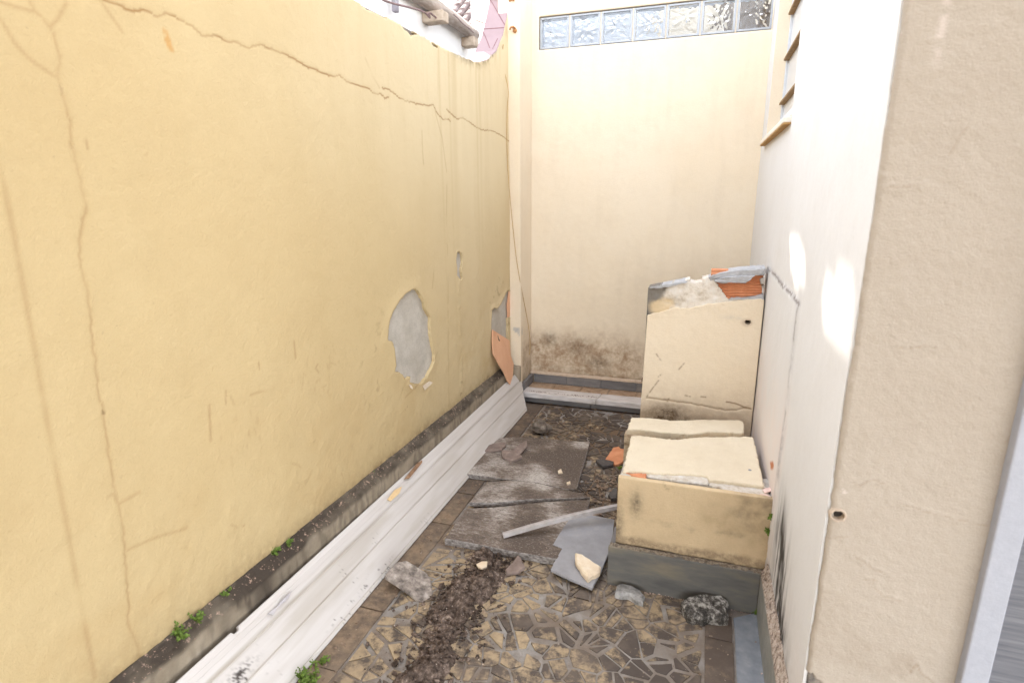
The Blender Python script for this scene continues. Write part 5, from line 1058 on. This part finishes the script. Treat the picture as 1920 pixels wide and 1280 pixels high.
# dark soil heap
SP = [(-0.7872, 1.9394), (-0.6807, 1.9048), (-0.5982, 1.9315), (-0.5979, 1.8592), (-0.6313, 1.7635), (-0.6304, 1.6605), (-0.6286, 1.5691), (-0.6515, 1.4694), (-0.6541, 1.3954), (-0.6471, 1.3296), (-0.6284, 1.2419), (-0.7684, 1.1962), (-0.7971, 1.3142), (-0.8271, 1.4249), (-0.8395, 1.5285), (-0.8216, 1.6227), (-0.8256, 1.7171), (-0.8259, 1.8212)]
xs_ = [p[0] for p in SP]; ys_ = [p[1] for p in SP]
def soil_h(u, v):
    q, _, _ = polydist(SP, u, v, True); ins = inside(SP, u, v); sd = np.where(ins, q, -q)
    e = sstep(-.02, .06, sd+.10*(fbm(u, v, 9, 4, 301)-.5))
    cl = 1-np.abs(fbm(u, v, 30, 4, 302)-.5)*2.6
    return e*(.003+.026*sstep(.3, .7, fbm(u, v, 6, 3, 303)))+e*(cl-.5)*.026+e*(fbm(u, v, 90, 3, 304)-.5)*.010-.012*(1-e)
k = Mat('soil'); c = k.ramp(k.math('ADD', k.noise(45, 6, .75), k.math('MULTIPLY', k.math('SUBTRACT', k.noise(7, 4, .6), .5), .45)), [(.33, (.030,.021,.016,1)), (.46, (.088,.062,.048,1)), (.58, (.19,.14,.112,1)), (.68, (.40,.31,.25,1))]); SOIL = k.done(c, 1, k.bump(k.noise(160, 5, .75), 1, .005))
soil = relief('soil_heap', SOIL, None, lin(min(xs_)-.03, max(xs_)+.03, .004), lin(min(ys_)-.03, max(ys_)+.03, .004), plane_pos((0,0,.003),(1,0,0),(0,1,0),(0,0,1)), soil_h, rim=.004)
tag(soil, kind='stuff')
SOILP = np.array(SP)
def scatter(name, n, where, sizes, mat, seed, zf=lambda x, y: .002, flat=.6):
    r = random.Random(seed); m = MB(); c = 0; tries = 0
    while c < n and tries < n*60:
        tries += 1; p = where(r)
        if p is None: continue
        s = sizes[0]*(sizes[1]/sizes[0])**(r.random()**2.2)
        m.bm(chunk_geo((p[0], p[1], zf(*p)-.1*s), (s*r.uniform(.7, 1.3), s*r.uniform(.7, 1.3), s*flat*r.uniform(.6, 1.2)), r.randint(0, 10**6), 8)); c += 1
    return tag(m.build(name, mat), kind='stuff')
def in_soil(r):
    x = r.uniform(min(xs_)-.12, max(xs_)+.12); y = r.uniform(min(ys_)-.12, max(ys_)+.05)
    q, _, _ = polydist(SP, np.array([x]), np.array([y]), True); i = inside(SP, np.array([x]), np.array([y]))[0]
    return (x, y) if (i or r.random() < math.exp(-q[0]/.05)*.6) else None
def soil_z(x, y): return max(.002, float(soil_h(np.array([x]), np.array([y]))[0])+.003)
scatter('soil_clods', 1300, in_soil, (.004, .036), SOIL, 41, soil_z, .7)
PALEG = simple('pale_grit', [(.3, (.34,.26,.2,1)), (.5, (.55,.44,.36,1)), (.7, (.70,.62,.56,1))], 60)
scatter('pale_grit', 260, in_soil, (.002, .009), PALEG, 42, soil_z)
def rear_area(r):
    x, y = r.uniform(-.62, -.25), r.uniform(1.9, 2.7); w = math.exp(-((x+.36)/.12)**2); return (x, y) if r.random() < w else None
DUSK = simple('brown_rubble', [(.3, (.13,.085,.06,1)), (.5, (.24,.17,.12,1)), (.7, (.36,.27,.20,1))], 40)
scatter('brown_rubble', 900, rear_area, (.004, .034), DUSK, 43, lambda x, y: .004, .45)
scatter('pale_rubble', 130, rear_area, (.003, .012), PALEG, 44, lambda x, y: .006)
def yard(r):
    x, y = r.uniform(-1.03, .26), r.uniform(.85, 3.5); return (x, y) if not (x > -.27 and y > 1.82) else None
scatter('floor_grit', 900, yard, (.0015, .010), DUSK, 45, lambda x, y: .004)
scatter('pale_floor_grit', 260, yard, (.0012, .007), PALEG, 46, lambda x, y: .004)
def on_slab(r):
    x, y = r.uniform(-1.0, -.5), r.uniform(1.9, 3.05); return (x, y)
def slab_z(x, y):
    for P, z in ((REAR, .0305), (FU, .0345), (FL_, .0345)):
        if inside(P, np.array([x]), np.array([y]))[0]: return z
    return .004
scatter('slab_grit', 260, on_slab, (.0015, .007), PALEG, 47, slab_z)
def foot(r):
    t = r.random(); return (r.uniform(-.25, .25), 1.853-abs(r.gauss(0, .008))) if t < .55 else ((.263-abs(r.gauss(0, .006)), r.uniform(1.2, 1.85)) if t < .8 else (r.uniform(.10, .19), 1.82+r.uniform(-.02, .02)))
scatter('skirting_foot_grit', 170, foot, (.002, .012), simple('pink_rubble', [(.3, (.24,.17,.14,1)), (.5, (.55,.40,.33,1)), (.7, (.68,.56,.48,1))], 50), 48, lambda x, y: .004)
def ptop(r): return (-1.262+.05*r.random(), r.uniform(.8, 3.6))
scatter('plinth_grit', 420, ptop, (.002, .010), simple('plinth_rubble', [(.35, (.11,.075,.06,1)), (.52, (.26,.17,.13,1)), (.68, (.50,.36,.29,1))], 50), 49, lambda x, y: .268+.5*(-1.21-x), .6)

def plank_foot(r): return (-1.035+abs(r.gauss(0, .022)), r.uniform(.9, 3.45))
scatter('plank_foot_rubble', 420, plank_foot, (.003, .018), DUSK, 51, lambda x, y: .005, .5)
def ledge_foot(r): return (r.uniform(-1.0, -.25), 3.63-abs(r.gauss(0, .05)))
scatter('ledge_foot_rubble', 260, ledge_foot, (.004, .022), DUSK, 52, lambda x, y: .004, .5)
def slab_foot(r):
    t = r.random(); return (-.98+.42*t+r.gauss(0, .006), 1.925-.11*t-abs(r.gauss(0, .018)))
scatter('slab_foot_rubble', 160, slab_foot, (.003, .014), DUSK, 53, lambda x, y: .004, .5)
# weeds
LEAF = simple('weed_leaf', [(.3, (.06,.105,.014,1)), (.55, (.12,.185,.028,1)), (.75, (.21,.27,.05,1))], 60, rough=.6)
def weed(label, base, up, n, size, spread, seed, cat='weed'):
    r = random.Random(seed); m = MB(); U = Vector(up).normalized(); T = U.orthogonal().normalized(); W = U.cross(T)
    for s in range(n):
        a = r.uniform(0, 6.28); lean = r.uniform(.2, 1.2); d = (U+lean*(math.cos(a)*T+math.sin(a)*W)).normalized(); ln = spread*r.uniform(.5, 1.0)
        p0 = Vector(base)+(math.cos(a)*T+math.sin(a)*W)*spread*.25*r.random(); q = [p0, p0+d*ln*.5, p0+d*ln+Vector((0, 0, -.15*ln))]
        m.tube(q, size*.09, 3, False)
        for j in range(10):
            t = .2+.8*j/9; c = p0+d*ln*t+Vector((0, 0, -.12*ln*t)); b = r.uniform(0, 6.28); ld = (math.cos(b)*T+math.sin(b)*W+U*r.uniform(.1, .8)).normalized(); sd = ld.cross(U).normalized(); sz = size*r.uniform(.5, 1.0)
            m.add([c, c+ld*sz*.5+sd*sz*.32+U*sz*.08, c+ld*sz, c+ld*sz*.5-sd*sz*.32+U*sz*.08], [(0, 1, 2, 3)])
    return tag(m.build('weed', LEAF), label, cat, 'weeds sprouting from cracks')
for (lab, bp, n, sz, sp) in [
    ('fern-like green weed on the plinth nearest the camera', (-1.2584, 0.9285, 0.282), 13, .011, .032), ('sparse green weed on the plinth just behind the nearest one', (-1.2574, 0.9809, 0.284), 9, .011, .030),
    ('tiny green weed on the plinth third from the camera', (-1.2609, 1.0919, 0.284), 6, .011, .020), ('green weed on the plinth below the lumpy plaster, fourth from the camera', (-1.2708, 1.3044, 0.284), 8, .014, .026),
    ('small green weed at the plinth edge beside the fourth one', (-1.2545, 1.3597, 0.284), 6, .012, .022), ('smallest green weed high up along the plinth', (-1.2642, 1.8877, 0.284), 4, .010, .012)]:
    weed(lab, bp, (.6, -.1, 1), n, sz, sp, hash(n) % 99+int(sz*1e4))
weed('bushy green weed growing along the lower edge of the white plank', (-1.0374, 1.1285, 0.0), (.5, 0, 1), 26, .013, .058, 71)
weed('second sprig of green weed behind the bushy one along the white plank', (-1.0479, 1.2011, 0.0), (.5, 0, 1), 10, .011, .034, 72)
weed('green weed in the inner corner of the grey skirting', (0.2545, 1.8615, 0.004), (-.3, -.5, 1), 9, .013, .030, 73)
weed('tiny green weed at the left foot of the masonry block', (-0.335, 2.785, 0.01), (-.4, -.3, 1), 7, .010, .022, 74)
weed('green sprig in the joint between block and white wall, upper one', (0.2774, 1.875, 0.3754), (-.3, -1, .2), 5, .012, .016, 75)
weed('green sprig in the joint between block and white wall, lower one', (0.2797, 1.875, 0.3177), (-.3, -1, .2), 5, .012, .016, 76)

# ------------------------------------------------------------------ cable, hook and wires
def cable(name, pts, r, mat, label, cat, group=None):
    P = [Vector(p) for p in pts]; out = []
    for i in range(len(P)-1):
        p0 = P[max(i-1, 0)]; p1 = P[i]; p2 = P[i+1]; p3 = P[min(i+2, len(P)-1)]
        for j in range(5):
            t = j/5; out.append(.5*((2*p1)+(p2-p0)*t+(2*p0-5*p1+4*p2-p3)*t*t+(3*p1-p0-3*p2+p3)*t**3))
    out.append(P[-1]); return tag(MB().tube(out, r, 6).build(name, mat, None, True), label, cat, group)
CAB = simple('ochre_cable', [(.3, (.42,.27,.11,1)), (.7, (.55,.38,.18,1))], 30)
cable('hanging_wire', [(-1.228, 3.53, 2.2944), (-1.2551, 3.594, 2.2337), (-1.2387, 3.594, 2.1419), (-1.2187, 3.594, 2.0428), (-1.2265, 3.594, 1.9566), (-1.2318, 3.594, 1.7674), (-1.2264, 3.594, 1.5728), (-1.2133, 3.594, 1.4067), (-1.1996, 3.62, 1.1671), (-1.1673, 3.62, 0.9209), (-1.153, 3.7814, 0.5595), (-1.153, 3.848, 0.3866), (-1.153, 3.8348, 0.2891)], .0022, CAB, 'thin ochre wire hanging down the far corner of the yellow wall', 'wire')
RUST = simple('rusty_iron', [(.3, (.30,.12,.04,1)), (.7, (.52,.26,.10,1))], 60)
hk = np.array((-1.1895, 3.645, 2.4052))
hook = empty('iron_hook', tuple(hk), 'rusty iron hook on the pilaster high in the far corner', 'hook')
MB().tube([hk+[0, .002, 0], hk+[-.002, -.03, .003], hk+[-.012, -.05, -.004], hk+[-.02, -.045, -.016]], .005, 8).build('hook_bar', RUST, hook, True)
MB().tube([hk+[0, .003, -.012], hk+[0, -.012, -.014]], .012, 10).build('anchor', RUST, hook, True)
hk2 = np.array((-1.1988, 3.645, 2.555))
hook2 = empty('iron_bracket', tuple(hk2), 'rusty iron bracket at the very top of the far corner pilaster', 'bracket')
MB().tube([hk2+[0, .004, .01], hk2+[-.002, -.03, .002], hk2+[-.015, -.04, -.006]], .008, 8).build('bracket_bar', RUST, hook2, True)

# ------------------------------------------------------------------ neighbour: white house, old beam, roof, pink wall
NX = -1.95
house = empty('neighbour_house', (NX, 4, 0), 'white neighbouring house seen over the dip of the yellow wall', 'house')
NW = simple('neighbour_white', [(.3, (.80,.79,.78,1)), (.7, (.84,.83,.82,1))], 4)
ZB = 2.7053
MB().box((NX-3, 4.831, 0), (NX+.005, 6.2, 2.6645)).build('garden_wall', NW, house)
MB().box((NX-3, -1.5, 0), (NX, 4.83, ZB+.02)).build('wall', NW, house)
ROOFM = simple('roof_underlay', [(.3, (.55,.5,.46,1)), (.7, (.66,.6,.56,1))], 8)
MB().add([(NX-.02, -1.5, ZB+.03), (NX-.02, 4.8, ZB+.03), (NX-3, 4.8, ZB-.35), (NX-3, -1.5, ZB-.35), (NX-.02, -1.5, ZB+.06), (NX-.02, 4.8, ZB+.06), (NX-3, 4.8, ZB-.32), (NX-3, -1.5, ZB-.32)], [(0,3,2,1),(4,5,6,7),(0,1,5,4),(1,2,6,5),(2,3,7,6),(3,0,4,7)]).build('roof', ROOFM, house)
BEAMM = simple('weathered_beam', [(.3, (.24,.19,.155,1)), (.55, (.38,.32,.28,1)), (.75, (.52,.46,.42,1))], 18, vec=(3,.6,3), bscale=60, bstr=.6)
zb_ = 2.6492
bm_ = MB(); bm_.tube([(NX+.06, 2.0, zb_+.045), (NX+.06, 3.6, zb_+.048), (NX+.06, 4.3, zb_+.042), (NX+.06, 4.72, zb_+.03)], [.052, .052, .05, .046], 14); beam = bm_.build('eave_beam', BEAMM, house, True)
for yb, s, label in ((3.9541, 1, 'rafter_end'), (4.6337, .7, 'rafter_end')):
    MB().box((NX+.002, yb-.05, zb_-.075), (NX+.16*s, yb+.05, zb_-.008), .006).build(label, simple('rafter_wood_%d' % int(s*10), [(.3, (.34,.26,.19,1)), (.7, (.6,.5,.4,1))], 20), house)
gb = np.array((-1.9, 3.4544, 2.5519))
tag(mesh('hanging_weight', *(lambda b: (b.v, b.f))(MB().box((gb[0]-.016, gb[1]-.02, gb[2]-.04), (gb[0]+.016, gb[1]+.02, gb[2]+.04), .005).tube([gb+[0, 0, .04], gb+[0, 0, .30]], .003, 5)), simple('grey_plastic', [(.3,(.26,.24,.27,1)),(.7,(.36,.34,.37,1))],20)), 'small grey weight hanging on a cord below the neighbour eave beam', 'hanging weight')
BROWNC = simple('dark_cable', [(.3, (.16,.10,.10,1)), (.7, (.26,.18,.17,1))], 30)
cable('service_cable', [(-1.84, 3.1039, 2.5023), (-1.84, 3.2289, 2.5057), (-1.84, 3.3716, 2.5259), (-1.84, 3.5403, 2.5547), (-1.84, 3.7238, 2.5797), (-1.84, 3.8076, 2.5669), (-1.84, 3.7866, 2.5932), (-1.84, 3.8583, 2.5962), (-1.84, 3.9482, 2.5867)], .006, BROWNC, 'dark service cable sagging along the neighbour eave beam', 'cable', 'cables on the eave beam')
cable('service_cable', [(-1.82, 4.1606, 2.677), (-1.82, 4.2456, 2.6713), (-1.82, 4.3136, 2.6602), (-1.82, 4.4469, 2.6568), (-1.82, 4.5324, 2.6476)], .004, BROWNC, 'short dark cable crossing the end of the neighbour eave beam', 'cable', 'cables on the eave beam')
cable('red_wire', [(-1.9955, 5.0, 2.8734), (-1.9614, 5.0, 2.862), (-1.9228, 5.0, 2.8462), (-1.8745, 5.0, 2.8295), (-1.8409, 5.0, 2.8182), (-1.812, 5.0, 2.8156), (-1.509, 4.3, 2.6109), (-1.4681, 4.3, 2.6037), (-1.1949, 3.62, 2.4054)], .005, simple('red_wire_paint', [(.3,(.34,.07,.06,1)),(.7,(.46,.14,.10,1))],30), 'twisted red wire strung from the roof to the rusty hook', 'wire')
# clay tile roof further back
roof = empty('tiled_roof_house', (-3.6, 9, 0), 'distant brown clay tile roof left of the pink wall', 'roof')
CLAY = simple('clay_tile', [(.3, (.085,.055,.05,1)), (.55, (.16,.115,.108,1)), (.75, (.28,.235,.225,1))], 7)
r0 = np.array((-3.6635, 8.5, 3.8522))
MB().box((-5.2, 8.6, 0), (-2.2, 9.45, float(r0[2])-.14)).build('wall', NW, roof)
rt = MB()
for row in range(6):
    for cidx in range(20):
        x = r0[0]-.3+cidx*.16+(.02*random.random()); y = 8.5+row*.17; z = r0[2]-.06+row*.125+.008*random.random(); v = []; f = []
        for j in range(10):
            a = math.pi*j/6; v += [(x+.075*math.cos(a), y, z+.05*math.sin(a)+.018), (x+.062*math.cos(a), y+.22, z+.04*math.sin(a)+.165)]
        for j in range(6): f.append((2*j, 2*j+1, 2*j+3, 2*j+2))
        f.append(tuple(2*j for j in range(7)))
        rt.add(v, f)
tag(rt.build('roof_tiles', CLAY, roof), kind='stuff')
dz = float(r0[2])-.075
MB().add([(r0[0]-.5, 8.49, dz), (r0[0]+2.9, 8.49, dz), (r0[0]+2.9, 9.5, dz+.74), (r0[0]-.5, 9.5, dz+.74), (r0[0]-.5, 8.49, dz-.05), (r0[0]+2.9, 8.49, dz-.05), (r0[0]+2.9, 9.5, dz+.69), (r0[0]-.5, 9.5, dz+.69)], [(0,1,2,3),(7,6,5,4),(0,4,5,1),(1,5,6,2),(2,6,7,3),(3,7,4,0)]).build('roof_deck', CLAY, roof)
